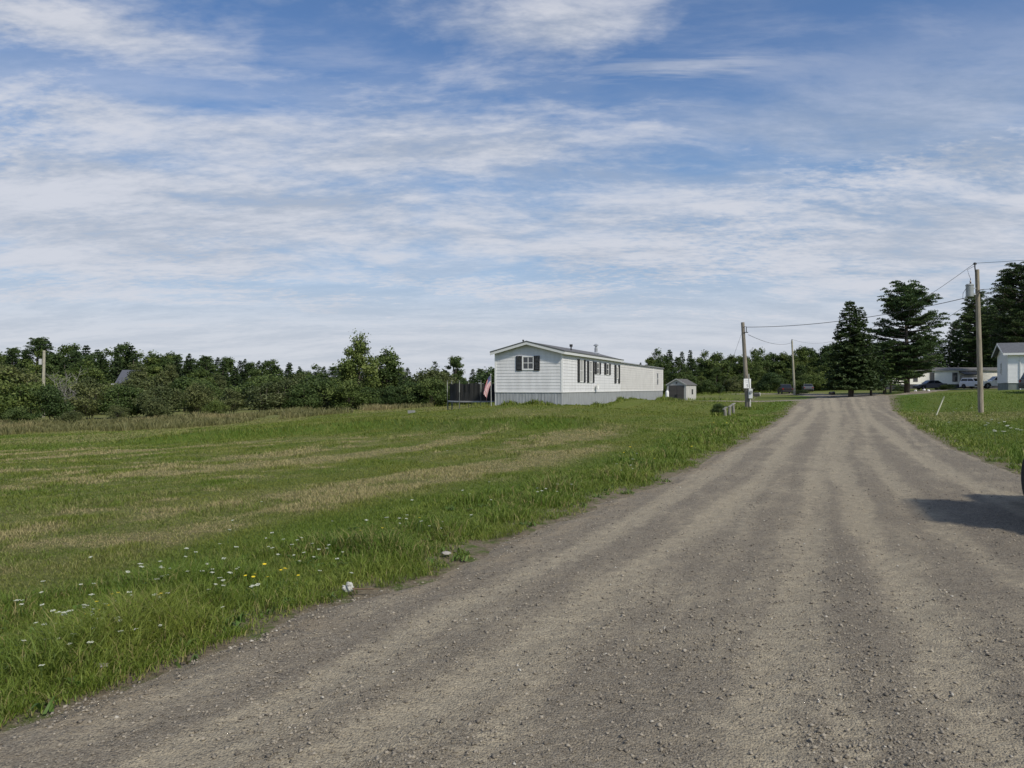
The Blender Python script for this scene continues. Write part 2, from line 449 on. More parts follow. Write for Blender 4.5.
# ------------------------------------------------------------------ gravel
def gravel_material():
    M = bpy.data.materials.new('gravel'); M.use_nodes = True
    t = NT(M.node_tree); b = t.n['Principled BSDF']
    co = t.new('ShaderNodeTexCoord').outputs['Object']
    u = t.attr('u').outputs['Fac']; l = t.attr('l').outputs['Fac']; edge = t.attr('edge').outputs['Fac']
    uv = t.comb(u, t.m('MULTIPLY', l, .035), 0.0)
    uvw = t.vm('ADD', uv, t.vm('SCALE', t.vm('SUBTRACT', t.noise(co, .35, 3, .5, out=1), (.5, .5, .5)), scale=.55))
    tr = t.noise(uvw, 1.5, 3, .5)                       # wheel tracks, stretched along the road
    tr2 = t.noise(uvw, 4.2, 3, .55)
    pa = t.noise(co, .9, 5, .6)                            # patches
    fine = t.noise(co, 60, 4, .75)
    mid = t.noise(co, 9, 5, .7)
    tk = t.attr('track').outputs['Fac']
    soft = t.m('ADD', t.m('ADD', t.m('MULTIPLY', tr, .45), t.m('MULTIPLY', tr2, .35)), t.m('ADD', t.m('MULTIPLY', pa, .42), t.m('MULTIPLY', t.m('SUBTRACT', mid, .5), .34)))
    track = t.ss(t.m('ADD', soft, t.m('MULTIPLY', tk, .34)), .56, .82)
    v1 = t.vor(co, 85, 'Color')
    vs = t.m('ADD', t.m('MULTIPLY', t.sep(v1)[0], .6), t.m('MULTIPLY', t.noise(co, 130, 2, .7), .4))
    stone = t.mix(t.ss(vs, .05, .95), (.136, .116, .090), (.306, .270, .212))
    stone = t.mix(t.ss(vs, .93, .99), stone, (.42, .40, .36))
    stone = t.mix(t.ss(mid, .35, .7, 0, .5), stone, (.176, .148, .113))
    dust = t.mix(t.ss(mid, .3, .7), (.305, .264, .194), (.405, .354, .260))
    dust = t.mix(t.ss(fine, .47, .62, 0, .85), dust, stone)
    col = t.mix(t.m('MULTIPLY', track, .95), stone, dust)
    col = t.mix(t.m('MULTIPLY', edge, t.ss(t.noise(co, 2.2, 4, .65), .40, .60)), col, (.285, .235, .165))
    t.l.new(col, b.inputs['Base Color']); b.inputs['Roughness'].default_value = .92; b.inputs['Specular IOR Level'].default_value = .15
    hgt = t.m('ADD', t.m('MULTIPLY', t.m('SUBTRACT', 1.0, t.vor(co, 85)), .5), t.m('ADD', t.m('MULTIPLY', fine, .8), t.m('MULTIPLY', mid, 1.2)))
    bp = t.new('ShaderNodeBump'); bp.inputs['Strength'].default_value = .85; bp.inputs['Distance'].default_value = .022
    t.l.new(hgt, bp.inputs['Height']); t.l.new(bp.outputs[0], b.inputs['Normal'])
    return M
GRAVEL = gravel_material()
TRACKS = [([2, 3.95, 7.2, 13.1, 25, 56, 105], [1.75, 2.3, 3.5, 5.6, 10.4, 23.7, 43], 1.0, .21), ([2, 4.1, 8.2, 11.85, 25.7, 56, 105], [-1.6, -.2, 1.78, 3.75, 9.4, 22.2, 41.4], .95, .22),
          ([2, 3.95, 6.8, 10.7, 17.9, 40, 105], [.6, 1.27, 2.6, 4.3, 7.0, 16.8, 42.2], .6, .17), ([2, 4, 7.9, 12.4, 17.9, 32.4, 62], [-2.3, -1.1, .95, 2.93, 5.1, 11.3, 23.2], .8, .19),
          ([2, 5, 10.3, 21.2, 56, 105], [3.0, 3.7, 5.3, 9.8, 25.4, 44.5], .6, .17), ([3, 11.8, 15.6, 21, 40, 70], [6.2, 7.3, 8.5, 10.7, 18.6, 32], .8, .19), ([2, 5, 12, 40, 90], [-.5, .35, 3.3, 15.4, 36.3], .35, .13), ([2, 5, 12, 40, 90], [2.4, 3.0, 5.0, 17.6, 38.6], .35, .13), ([2, 5, 12, 30, 60], [-1.9, -.3, 2.6, 10.2, 22.9], .5, .12), ([2, 5, 12, 30, 60], [1.2, 1.9, 4.7, 13.3, 26.0], .45, .11), ([2, 6, 14, 40, 90], [4.2, 5.2, 7.9, 20.0, 40.5], .45, .12)]
def track_val(x, y):
    t = np.zeros_like(x)
    for i, (ty, tx, s, w_) in enumerate(TRACKS):
        yy = np.linspace(ty[0], ty[-1], 400); tt = np.interp(yy, ty, tx); kk = np.ones(31) / 31
        tt[15:-15] = np.convolve(tt, kk, 'valid')
        c = np.interp(y, yy, tt) + .10 * (fbm(y * .35, y * 0 + i * 3.3, 91 + i, 2) - .5) * 2
        wv = w_ * .8 * (.8 + .5 * fbm(y * .5, y * 0 + i, 95, 2)) * (1 + .012 * y)
        a = s * np.exp(-((x - c) * .9 / wv) ** 2 * 1.1) * (.45 + .8 * fbm(y * .6 + x * .4, x * 1.2, 97 + i, 3))
        t = np.maximum(t, a)
    return np.clip(t, 0, 1)
def road_relief(x, y, amp=.034, tracks=True):
    u = (x - .5 * (np.interp(y, _LY, _LX) + np.interp(y, _RY, _RX))) * .88; l_ = y * 1.13
    r = (fbm(u * 1.1, l_ * .06, 51, 3) - .5) * amp * 1.6 + (fbm(x * 4, y * 4, 53, 4) - .5) * amp * .9 + (fbm(x * 26, y * 26, 57, 3) - .5) * amp * .8
    return r - track_val(x, y) * .018 if tracks else r
def ribbon(name, yv, xl, xr, ncol, lift, amp, edge_drop=True):
    rows = len(yv)
    s = np.linspace(0, 1, ncol)
    s = .5 - .5 * np.cos(s * math.pi) if edge_drop else s
    Yg = np.repeat(yv[:, None], ncol, 1)
    a = xl(yv); c = xr(yv)
    Xg = a[:, None] + (c - a)[:, None] * s[None, :]
    Zg = height(Xg, Yg)
    dl = np.minimum(Xg - a[:, None], c[:, None] - Xg)
    u = (Xg - .5 * (np.interp(Yg, _LY, _LX) + np.interp(Yg, _RY, _RX))) * .88; l_ = Yg * 1.13
    rel = road_relief(Xg, Yg, amp, edge_drop)
    k = sstep(dl, 0, .35) if edge_drop else 1.0
    tkv = track_val(Xg, Yg) if edge_drop else Xg * 0
    Zg = Zg + lift * k - (.03 * (1 - k) if edge_drop else 0) + rel * k
    Vv = np.stack([Xg.ravel(), Yg.ravel(), Zg.ravel()], 1)
    i_, j_ = np.meshgrid(np.arange(ncol - 1), np.arange(rows - 1))
    q = (j_ * ncol + i_).ravel()
    o = np_obj(name, Vv, np.stack([q, q + 1, q + ncol + 1, q + ncol], 1), GRAVEL,
               {'u': u, 'l': l_, 'track': tkv, 'edge': 1 - sstep(np.where(Xg < (a + c)[:, None] / 2, dl, 9), .05, .7)}, smooth=True)
    return tag(o, kind='structure')
yv = [-3.0]
while yv[-1] < 1.5: yv.append(yv[-1] + .15)
while yv[-1] < 108: yv.append(yv[-1] * 1.0055)
road = ribbon('gravel_road', np.array(yv), XL, XR, 230, .028, .034)
yv2 = np.concatenate([np.arange(-3.5, 3, .25), np.arange(3, 13.9, .06)])
pull = ribbon('gravel_pull_in', yv2, lambda y: XR(np.minimum(y, 13.2)) - 1.0, lambda y: np.full_like(y, 26.0), 160, .002, .02, edge_drop=False)
def path(name, pts, wd, lift=.03):
    pts = np.array(pts, float); seg = np.hypot(*np.diff(pts, axis=0).T); L = np.concatenate([[0], np.cumsum(seg)])
    tt = np.linspace(0, L[-1], int(L[-1] / .5)); cx, cy = np.interp(tt, L, pts[:, 0]), np.interp(tt, L, pts[:, 1])
    for _ in range(3):
        cx[1:-1] = (cx[:-2] + cx[1:-1] + cx[2:]) / 3; cy[1:-1] = (cy[:-2] + cy[1:-1] + cy[2:]) / 3
    tx, ty = np.gradient(cx), np.gradient(cy); n_ = np.hypot(tx, ty); nx, ny = -ty / n_, tx / n_
    s = np.linspace(-1, 1, 13); wv = wd / 2 * (1 + .25 * (fbm(tt * .5, tt * 0, 61, 3) - .5))
    Xg = cx[:, None] + nx[:, None] * s * wv[:, None]; Yg = cy[:, None] + ny[:, None] * s * wv[:, None]
    Zg = height(Xg, Yg) + lift - .06 * (np.abs(s) > .95)[None, :] + (fbm(Xg * 3, Yg * 3, 3, 2) - .5) * .02
    i_, j_ = np.meshgrid(np.arange(12), np.arange(len(tt) - 1)); q = (j_ * 13 + i_).ravel()
    u, l_ = lawn_coord(Xg, Yg)
    return tag(np_obj(name, np.stack([Xg.ravel(), Yg.ravel(), Zg.ravel()], 1), np.stack([q, q + 1, q + 14, q + 13], 1), GRAVEL, {'u': u, 'l': l_, 'edge': u * 0}, smooth=True), kind='structure')
PATHS = [('side_driveway', [(29, 73), (24, 72), (21, 71.5), (18, 73), (15, 78), (14.5, 86)], 3.0), ('far_lane', [(43, 103), (44, 112), (46, 120), (45, 130), (40, 140)], 4.5), ('lot_lane', [(45, 95), (51, 98), (58, 108), (66, 116), (78, 120)], 3.6)]
for nm_, pp_, wd_ in PATHS: path(nm_, pp_, wd_)
def path_dist(x, y):
    dm = np.full(np.shape(x), 99.0)
    for _, pp_, wd_ in PATHS:
        for (ax, ay), (bx, by) in zip(pp_, pp_[1:]):
            t = np.clip(((x - ax) * (bx - ax) + (y - ay) * (by - ay)) / ((bx - ax) ** 2 + (by - ay) ** 2), 0, 1)
            dm = np.minimum(dm, np.hypot(x - ax - t * (bx - ax), y - ay - t * (by - ay)))
    return dm

# stones lying on the gravel
def stones(name, n, rmin, rmax, smin, smax, seed):
    g = np.random.default_rng(seed)
    r = np.exp(g.uniform(np.log(rmin), np.log(rmax), n * 2)); th = g.uniform(R(-44), R(44), n * 2)
    x, y = r * np.sin(th), r * np.cos(th)
    rd = road_dist(x, y); u, l_ = lawn_coord(x, y)
    keep = (rd < -.06) & (g.random(n * 2) < (1 - .75 * track_val(x, y)) * (.35 + .65 * sstep(fbm(x * 1.2, y * .8, 71, 3), .35, .6)))
    x, y, rdk = x[keep][:n], y[keep][:n], rd[keep][:n]; k = len(x)
    sz = smin * (smax / smin) ** (g.random(k) ** 7.0)
    inr = (x > XL(y) + .15) & (x < XR(y) - .15)
    z = height(x, y) + np.where(inr, .028 + road_relief(x, y), np.where(rdk < .0, .004, -.02))
    base = np.array([(1, 0, 0), (-.45, .85, .1), (-.5, -.8, 0), (.25, .1, .9), (-.45, -.15, .75), (0, 0, -.8)], float)
    from_f = [(0, 1, 3), (1, 4, 3), (1, 2, 4), (2, 0, 3), (2, 3, 4), (1, 0, 5), (2, 1, 5), (0, 2, 5)]
    Vb = base[None] * (1 + g.uniform(-.35, .35, (k, 6, 1)))
    sc = np.stack([np.ones(k), g.uniform(.6, 1, k), g.uniform(.35, .75, k)], 1)
    a = g.uniform(0, 6.28, k); Vb = Vb * sc[:, None] * sz[:, None, None]
    ca, sa = np.cos(a)[:, None], np.sin(a)[:, None]
    Vr = np.stack([Vb[..., 0] * ca - Vb[..., 1] * sa, Vb[..., 0] * sa + Vb[..., 1] * ca, Vb[..., 2]], 2)
    Vr += np.stack([x, y, z + sz * .12], 1)[:, None]
    Fc = (np.array(from_f)[None] + (np.arange(k) * 6)[:, None, None]).reshape(-1, 3)
    M = bpy.data.materials.new('pebble'); M.use_nodes = True
    t = NT(M.node_tree); b = t.n['Principled BSDF']; a_ = t.attr('tint').outputs['Fac']
    c = t.mix(t.ss(a_, 0, .85), (.130, .112, .088), (.305, .268, .212)); c = t.mix(t.ss(a_, .965, 1.0), c, (.46, .43, .37))
    t.l.new(c, b.inputs['Base Color']); b.inputs['Roughness'].default_value = .85
    o = np_obj(name, Vr.reshape(-1, 3), Fc, M, {'tint': np.repeat(g.random(k), 6)})
    return tag(o, 'loose grey gravel stones scattered over the dirt road', 'gravel', kind='stuff')
stones('loose_gravel', 240000, 2.5, 34, .0030, .019, 5)

# ------------------------------------------------------------------ grass blades
def blades(name, x, y, h, wd, lean, tint, dry, m, label, cat, seed=1, zoff=0.0):
    g = np.random.default_rng(seed); k = len(x)
    z = height(x, y) - .01 + zoff
    a = g.uniform(0, 6.283, k); la = g.uniform(0, 6.283, k)
    dx, dy = np.cos(a) * wd / 2, np.sin(a) * wd / 2
    lx, ly = np.cos(la) * lean * h, np.sin(la) * lean * h
    P0 = np.stack([x - dx, y - dy, z], 1); P1 = np.stack([x + dx, y + dy, z], 1)
    mx, my, mz = x + lx * .35, y + ly * .35, z + h * .62
    P2 = np.stack([mx - dx * .8, my - dy * .8, mz], 1); P3 = np.stack([mx + dx * .8, my + dy * .8, mz], 1)
    P4 = np.stack([x + lx, y + ly, z + h * np.sqrt(np.clip(1 - .5 * lean ** 2, .2, 1))], 1)
    V = np.stack([P0, P1, P2, P3, P4], 1).reshape(-1, 3)
    o = (np.arange(k) * 5)[:, None]
    Fc = np.concatenate([o + np.array([0, 1, 3]), o + np.array([0, 3, 2]), o + np.array([2, 3, 4])], 0)
    ob = np_obj(name, V, Fc, m, {'tint': np.repeat(tint, 5), 'dry': np.repeat(dry, 5)})
    return tag(ob, label, cat, kind='stuff')
GR_LAWN = grassmat('lawn_blades', (.108, .170, .018), (.212, .222, .046), (.370, .320, .150))
GR_TALL = grassmat('verge_blades', (.072, .148, .014), (.215, .258, .044), (.310, .265, .110))
GR_WEED = grassmat('weed_leaves', (.075, .150, .024), (.150, .215, .055), (.26, .20, .09))
GR_GOLD = grassmat('hay_blades', (.120, .130, .045), (.200, .195, .080), (.330, .270, .135))
def polar(n, r0, r1, t0, t1, seed):
    g = np.random.default_rng(seed)
    r = np.exp(g.uniform(np.log(r0), np.log(r1), n)); th = g.uniform(R(t0), R(t1), n)
    return r * np.sin(th), r * np.cos(th), r, g
x, y, r, g = polar(1000000, 3.2, 75, -46, 44, 101)
rd = road_dist(x, y)
gap = fbm(x * 2.4, y * 2.4, 77, 3)
in_home = (np.abs((x - 5.5) * .935 - (y - 60) * .355) < 4.6) & (y > 46.2) & (y < 92)
keep = (rd > .08) & ((rd > .45) | (gap > .45)) & ~in_home & (path_dist(x, y) > 1.35) & ~((-x > 8) & (y > np.interp(x, [-75, -35, -24, -17, -9], [48, 50, 53, 60, 72]) + 5))
x, y, r, rd = x[keep], y[keep], r[keep], rd[keep]
dr = dryness(x, y); lu = lushness(x, y); k = len(x)
al, bd = bank_near(x, y); bk = al * np.exp(-((bd + .3) / .9) ** 2)
cl_ = fbm(x * 1.3, y * 1.3, 16, 4)
h = (.018 + .022 * g.random(k) + .055 * sstep(cl_, .46, .72) * g.random(k)) * (1 + r * .012) + bk * .20 * g.random(k) * (.3 + 1.2 * fbm(x * .9, y * .9, 17, 3)) + .04 * lu * g.random(k)
tintv = np.clip(.55 * g.random(k) + .9 * (fbm(x * .6, y * .6, 15, 4) - .3) + .25 * bk - .30 * lu + .16 * np.sign(np.sin(lawn_coord(x, y)[0] * 6.283 / 2.3)) * (lu < .3), 0, 1)
dryv = np.clip((dr * 1.05 + .10 * g.random(k)) * (g.random(k) < .30 + .65 * dr), 0, 1)
blades('mown_grass', x, y, h, np.maximum(.004, .00062 * r), .5 + .6 * g.random(k), tintv, dryv, GR_LAWN, 'short mown grass with straw coloured streaks on the lawns', 'grass', 1)
# verge of longer grass along both road edges
def verge(n, r0, r1, side, wmax, seed):
    x, y, r, g = polar(n, r0, r1, -52, 44, seed)
    rd = road_dist(x, y)
    s = (x < XL(y)) if side < 0 else (x > XR(y))
    wv = wmax * (.75 + .6 * fbm(y * .5, x * .1, 83, 2))
    cl = fbm(x * 1.6, y * 1.6, 85, 4)
    keep = s & (rd > -.45 + .70 * (1 - cl)) & (rd < wv) & (g.random(len(x)) < (.20 + cl) * (.30 + .70 * sstep(rd, -.05, .55)))
    keep &= (rd > .22) | (fbm(x * 1.3, y * 1.3, 87, 4) > .50)
    x, y, r, rd, cl = x[keep], y[keep], r[keep], rd[keep], cl[keep]; k = len(x)
    fall = sstep(rd, -.1, .7) * (1 - .75 * sstep(rd, wmax * .6, wmax * 1.3))
    h = (.03 + .175 * fall * (1.25 * sstep(cl, .30, .78) + .12)) * (.45 + .8 * g.random(k))
    ti = np.clip(.5 * g.random(k) + .9 * (fbm(x * .8, y * .8, 89, 3) - .3) + .25 * (1 - sstep(rd, .1, .9)), 0, 1)
    return x, y, h, np.maximum(.0055, .0009 * r) * (.7 + .6 * g.random(k)), .35 + .75 * g.random(k), ti, np.clip((g.random(k) < .05 + .25 * (1 - sstep(rd, 0, .45)) + .18 * (fbm(x * 1.2, y * 1.2, 93, 3) > .58)) * .85 + .1 * g.random(k), 0, 1), r
v1 = verge(900000, 3.0, 40, -1, 1.9, 111); v2 = verge(260000, 9, 60, 1, 1.2, 113)
a_ = [np.concatenate([p, q]) for p, q in zip(v1, v2)]
blades('verge_grass', *a_[:7], GR_TALL, 'longer lush green grass along the road edges', 'grass', 2)
# broad-leaved weeds low in the verge
g = np.random.default_rng(151); n = 420
x, y, r, g = polar(n * 6, 3.0, 24, -52, 40, 153); rd = road_dist(x, y)
keep = (rd > -.05) & (rd < 1.9) & (fbm(x * 1.4, y * 1.4, 96, 3) > .47)
x, y = x[keep][:n], y[keep][:n]
X8 = np.repeat(x, 9) + g.normal(0, .025, len(x) * 9); Y8 = np.repeat(y, 9) + g.normal(0, .025, len(x) * 9); k = len(X8)
blades('verge_weeds', X8, Y8, g.uniform(.03, .10, k), g.uniform(.012, .026, k), g.uniform(.8, 1.5, k), np.repeat(g.random(len(x)), 9) * .7, (g.random(k) < .08) * .8, GR_WEED, 'broad leaved weeds and clover low in the roadside verge', 'weeds', 5)
# golden field grass along the far left edge
g = np.random.default_rng(121)
n = 150000
x = -g.uniform(8, 75, n); y = g.uniform(47, 84, n)
edge = np.interp(x, [-75, -35, -24, -17, -9], [48, 50, 53, 60, 72])
keep = (y > edge + 1.5 * (fbm(x * .4, y * .4, 5, 3) - .5)) & (y < edge + 16) & (fbm(x * .25, y * .25, 8, 3) > .36 + .16 * sstep(x, -24, -16))
x, y = x[keep], y[keep]; k = len(x)
blades('field_grass', x, y, .18 + .50 * g.random(k) * fbm(x * .5, y * .5, 9, 3) * 1.6, .05 + .03 * g.random(k), .3 + .4 * g.random(k), g.random(k), np.clip(sstep(fbm(x * .16, y * .16, 19, 3), .48, .72) * .55 + .2 * g.random(k), 0, 1), GR_GOLD, 'tall golden field grass in front of the left shrubs', 'grass', 3)
# rough grass round house skirting, poles, shed and the wood edge
xx, yy, hh = [], [], []
g = np.random.default_rng(131)
for t in np.linspace(-4.3, 36, 900):
    if t < 0: bx, by = 2.99 + .935 * t, 46 - .355 * t; ox, oy = -.355, -.935
    else: bx, by = 2.99 + .355 * t, 46 + .935 * t; ox, oy = .935, -.355
    lump = fbm(np.array([t * .6]), np.array([3.]), 5, 3)[0]
    for _ in range(5):
        e = abs(g.normal(.12, .22)); xx.append(bx + ox * e + g.normal(0, .05)); yy.append(by + oy * e); hh.append((.08 + .6 * max(0, lump - .48) * 2) * g.uniform(.5, 1.2))
for (cx, cy, rr, nn, hm) in [(at(747.5, 58.7), 58.5, .9, 500, .32), (at(980, 45.6), 45.5, .35, 160, .2), (at(728, 50), 50, .9, 500, .3), (at(681, 89), 88, 1.6, 300, .3)]:
    a = g.uniform(0, 6.28, nn); q = rr * np.sqrt(g.random(nn)); xx += list(cx + q * np.cos(a) * 1.3); yy += list(cy + q * np.sin(a) * .7); hh += list(hm * g.uniform(.4, 1, nn))
for (x0, x1, y0, y1, nn) in [(-9, 24, 78, 96, 4500), (10, 50, 132, 150, 2500), (-13, 3, 40, 60, 0)]:
    xx += list(g.uniform(x0, x1, nn)); yy += list(g.uniform(y0, y1, nn)); hh += list(g.uniform(.15, .5, nn))
x, y, h = np.array(xx), np.array(yy), np.array(hh); k = len(x)
blades('rough_grass', x, y, h, .035 + .03 * g.random(k), .3 + .6 * g.random(k), g.random(k), .25 * g.random(k), GR_TALL, 'uncut tufts of grass around the house skirting and poles', 'grass', 4)
# ================================================================== BUILDINGS
WHITE = mat('white_siding', (.66, .66, .665), .5, var=.08, vscale=1.2, stretch=(2.2, 2.2, .35))
SKIRT = mat('grey_skirting', (.32, .335, .345), .55, var=.16, vscale=1.6, stretch=(2.5, 2.5, .6))
TRIM = mat('white_trim', (.74, .74, .73), .45)
SHINGLE = mat('roof_shingle', (.12, .12, .125), .9, var=.3, vscale=9, bump=.5)
DARKTRIM = mat('dark_metal_trim', (.09, .095, .09), .5)
SHUT = mat('black_shutter', (.012, .012, .013), .6)
def glassmat(name, col=(.05, .055, .06)):
    M = mat(name, col, .08, spec=.6)
    return M
GLASS = glassmat('window_glass')
CURT = glassmat('curtained_glass', (.42, .42, .41))
STEEL = mat('galvanised_steel', (.42, .43, .44), .45, .6, var=.15)
BLACKM = mat('black_metal', (.02, .02, .02), .5)
WOODP = mat('weathered_pole_wood', (.22, .195, .16), .9, var=.3, vscale=3, bump=.5, stretch=(6, 6, .5))
WOODP2 = mat('tan_pole_wood', (.27, .235, .18), .9, var=.3, vscale=3, bump=.5, stretch=(6, 6, .5))
CONC = mat('grey_concrete', (.22, .225, .22), .9, var=.15, vscale=4, bump=.3)
def siding(mb, x0, x1, z0, z1, board=.19, out=.018, y=0.0, thick=.06, top=None):
    """lap siding on the plane y (facing -y); top(x) may cut it to a gable"""
    z = z0
    while z < z1 - .01:
        zt = min(z + board, z1)
        a, b = x0, x1
        if top:
            a, b = top((z + zt) / 2)
            if b - a < .05: break
        v = [(a, y - out, z), (b, y - out, z), (b, y - .002, zt), (a, y - .002, zt), (a, y + thick, z), (b, y + thick, z), (b, y + thick, zt), (a, y + thick, zt)]
        mb.add(v, [(0, 1, 2, 3), (5, 4, 7, 6), (0, 4, 5, 1), (3, 2, 6, 7), (0, 3, 7, 4), (1, 5, 6, 2)])
        z = zt
def rot_mb(mb, M4):
    mb.V = [tuple(M4 @ Vector(v)) for v in mb.V]; return mb
def window(parent, M4, x, z, wd, ht, cols=1, rows=2, pane=GLASS, fr=.06, name='window', fm=None):
    """window on wall plane y=0 facing -y, in the wall's own frame M4"""
    f_ = MB(); d0, d1 = -.055, -.005
    f_.box(x - fr, x, d0, d1, z - fr, z + ht + fr); f_.box(x + wd, x + wd + fr, d0, d1, z - fr, z + ht + fr)
    f_.box(x, x + wd, d0, d1, z - fr, z); f_.box(x, x + wd, d0, d1, z + ht, z + ht + fr)
    for i in range(1, cols): q = x + wd * i / cols; f_.box(q - .018, q + .018, d0 + .012, d1, z, z + ht)
    for i in range(1, rows): q = z + ht * i / rows; f_.box(x, x + wd, d0 + .015, d1, q - .018, q + .018)
    w_ = rot_mb(f_, M4).build(name, fm or TRIM, parent)
    p_ = MB(); p_.box(x + .001, x + wd - .001, -.026, -.012, z + .001, z + ht - .001)
    rot_mb(p_, M4).build('pane', pane, w_)
    return w_
def shutter(parent, M4, x, z, wd, ht, m=SHUT):
    s_ = MB()
    s_.box(x, x + .05, -.06, -.02, z, z + ht); s_.box(x + wd - .05, x + wd, -.06, -.02, z, z + ht)
    s_.box(x + .05, x + wd - .05, -.06, -.02, z, z + .06); s_.box(x + .05, x + wd - .05, -.06, -.02, z + ht - .06, z + ht)
    k = int(ht / .09)
    for i in range(k):
        q = z + .06 + (ht - .12) * i / k
        s_.box(x + .05, x + wd - .05, -.05, -.022, q, q + (ht - .12) / k * .72)
    rot_mb(s_, M4).build('shutter', m, parent)
def ribbed(mb, x0, x1, zf, z1, y=0.0, rib=.20):
    n = max(1, int((x1 - x0) / rib))
    for i in range(n):
        a = x0 + (x1 - x0) * i / n; b = x0 + (x1 - x0) * (i + 1) / n
        mb.box(a, b - .035, y - .012, y + .03, zf(a), z1)
        mb.box(b - .035, b, y - .030, y + .03, zf(a), z1)

# ---- the white mobile home on the mound
LX_, LY_ = 2.99, 46.0
rz = math.atan2(14.5, 5.5)
home = thing('mobile_home', 'long white mobile home with black shutters and grey skirting on the grassy mound', 'mobile home', (LX_, LY_, 0), rz)
FL, EV, WD, L1, L2 = 1.37, 3.77, 4.3, 15.5, 20.4
def wl(x, y):   # world xy of local
    c, s_ = math.cos(rz), math.sin(rz); return LX_ + c * x - s_ * y, LY_ + s_ * x + c * y
side = Matrix.Identity(4)                                     # long side: x along, faces -y
gab = Matrix(((0, 1, 0, 0), (-1, 0, 0, 0), (0, 0, 1, 0), (0, 0, 0, 1)))  # gable frame: its x -> local -y ... faces -x
gab = Matrix.Rotation(R(-90), 4, 'Z')                          # (x,y)->(y,-x): frame x -> -y local, so use negative x
# long side wall
b_ = MB(); siding(b_, 0, L1, FL, EV); b_.build('side_wall', WHITE, home)
PITCH = .56 / (WD / 2)
def gtop(z):
    if z < EV: return (-WD, 0)
    k = (z - EV) / PITCH; return (-WD + k, -k)
b_ = MB(); siding(b_, -WD, 0, FL, EV + .56, top=gtop); rot_mb(b_, gab).build('gable_wall', WHITE, home)
b_ = MB(); b_.box(.07, L1 - .02, .07, WD - .02, FL - .1, EV - .02); b_.box(L1 - .02, L1 + L2, .62, WD - .02, FL - .1, EV - .2)
b_.box(.0, L1 + L2, WD - .02, WD + .02, .2, EV - .05); b_.build('back_wall', WHITE, home)
# skirting follows the ground
gz = lambda x: H(*wl(x, 0)) - .25
b_ = MB(); ribbed(b_, 0.02, L1, gz, FL - .04, y=.02); ribbed(b_, L1 + .02, L1 + L2, gz, FL - .04, y=.18)
ge = MB(); ribbed(ge, -WD, -.02, lambda x: H(*wl(0, -x)) - .25, FL - .04, y=.02); rot_mb(ge, gab)
n0 = len(b_.V); b_.V += ge.V; b_.F += [[i + n0 for i in f_] for f_ in ge.F]; b_.M += ge.M
b_.build('skirting', SKIRT, home)
b_ = MB(); b_.box(-.03, L1, -.035, .02, FL - .045, FL + .01); b_.box(L1 + .001, L1 + L2, .125, .17, FL - .045, FL + .01); b_.box(-.035, .02, -.035 + .036, WD + .02, FL - .045, FL + .01); b_.build('bottom_trim', TRIM, home)
for bx in ((-.03, .07, -.035, .07), (-.03, .07, WD - .07, WD + .035), (L1 - .10, L1 + .02, -.03, .05)):
    b_ = MB(); b_.box(*bx, FL + .012, EV - .02); b_.build('corner_trim', TRIM, home)
# roof: two slopes with overhang
OV, RT, FO = .22, .07, .30
def slope_poly(s):
    yc = WD / 2
    return [(yc - s * (WD / 2 + OV), EV - PITCH * OV + .03), (yc, EV + .56 + .03), (yc, EV + .56 + .03 + RT), (yc - s * (WD / 2 + OV), EV - PITCH * OV + .03 + RT)]
b_ = MB(); b_.prism(slope_poly(1), 'x', -FO, L1 + .25); b_.prism([(p[0], p[1]) for p in slope_poly(-1)], 'x', -FO + .001, L1 + .249)
b_.build('roof', SHINGLE, home)
b_ = MB()
zz = EV - PITCH * OV + .03
b_.box(-FO, L1 + .2, -OV - .03, -OV - .002, zz - .13, zz + RT - .01)          # long white fascia
b_.box(-FO, L1 + .2, -OV, -.02, zz - .10, zz - .07)                            # soffit
for s in (1, -1):
    yc = WD / 2
    b_.prism([(yc - s * (WD / 2 + OV), zz - .13), (yc, EV + .56 - .10), (yc, EV + .56 + .06), (yc - s * (WD / 2 + OV), zz + .03)], 'x', -FO - .03, -FO - .002)
b_.build('fascia', mat('pale_fascia', (.60, .61, .60), .5), home)
b_ = MB()
for s in (1, -1):
    yc = WD / 2
    b_.prism([(yc - s * (WD / 2 + OV + .01), zz + .032), (yc, EV + .56 + .062), (yc, EV + .56 + .13), (yc - s * (WD / 2 + OV + .01), zz + .10)], 'x', -FO - .045, -FO + .02)
b_.box(-FO - .04, L1 + .26, -OV - .05, -OV - .031, zz + .03, zz + RT + .02)
b_.build('drip_edge', DARKTRIM, home)
# addition in line with the home
Mx = Matrix.Translation((0, .16, 0))
b_ = MB(); siding(b_, L1 + .02, L1 + L2, FL, EV - .16, y=.16)
e_ = MB(); siding(e_, -WD + .1, -.2, FL, EV - .2); rot_mb(e_, Matrix.Translation((L1 + L2, 0, 0)) @ Matrix.Rotation(R(90), 4, 'Z') @ Matrix.Translation((WD, 0, 0)))
n0 = len(b_.V); b_.V += e_.V; b_.F += [[i + n0 for i in f_] for f_ in e_.F]; b_.M += e_.M
b_.build('addition_wall', mat('warm_white_siding', (.60, .585, .565), .5, var=.06, vscale=1.5), home)
b_ = MB(); b_.prism([(.02, EV - .17), (WD, EV + .10), (WD, EV + .17), (.02, EV - .10)], 'x', L1 + .26, L1 + L2 + .15); b_.build('addition_roof', mat('grey_metal_roof', (.30, .31, .33), .45, .2), home)
for bx in ((L1 + 15.1, L1 + 15.22, .12, .155), (L1 + L2 - .1, L1 + L2 + .03, .12, .17)):
    b_ = MB(); b_.box(*bx, FL + .012, EV - .18); b_.build('corner_trim', TRIM, home)
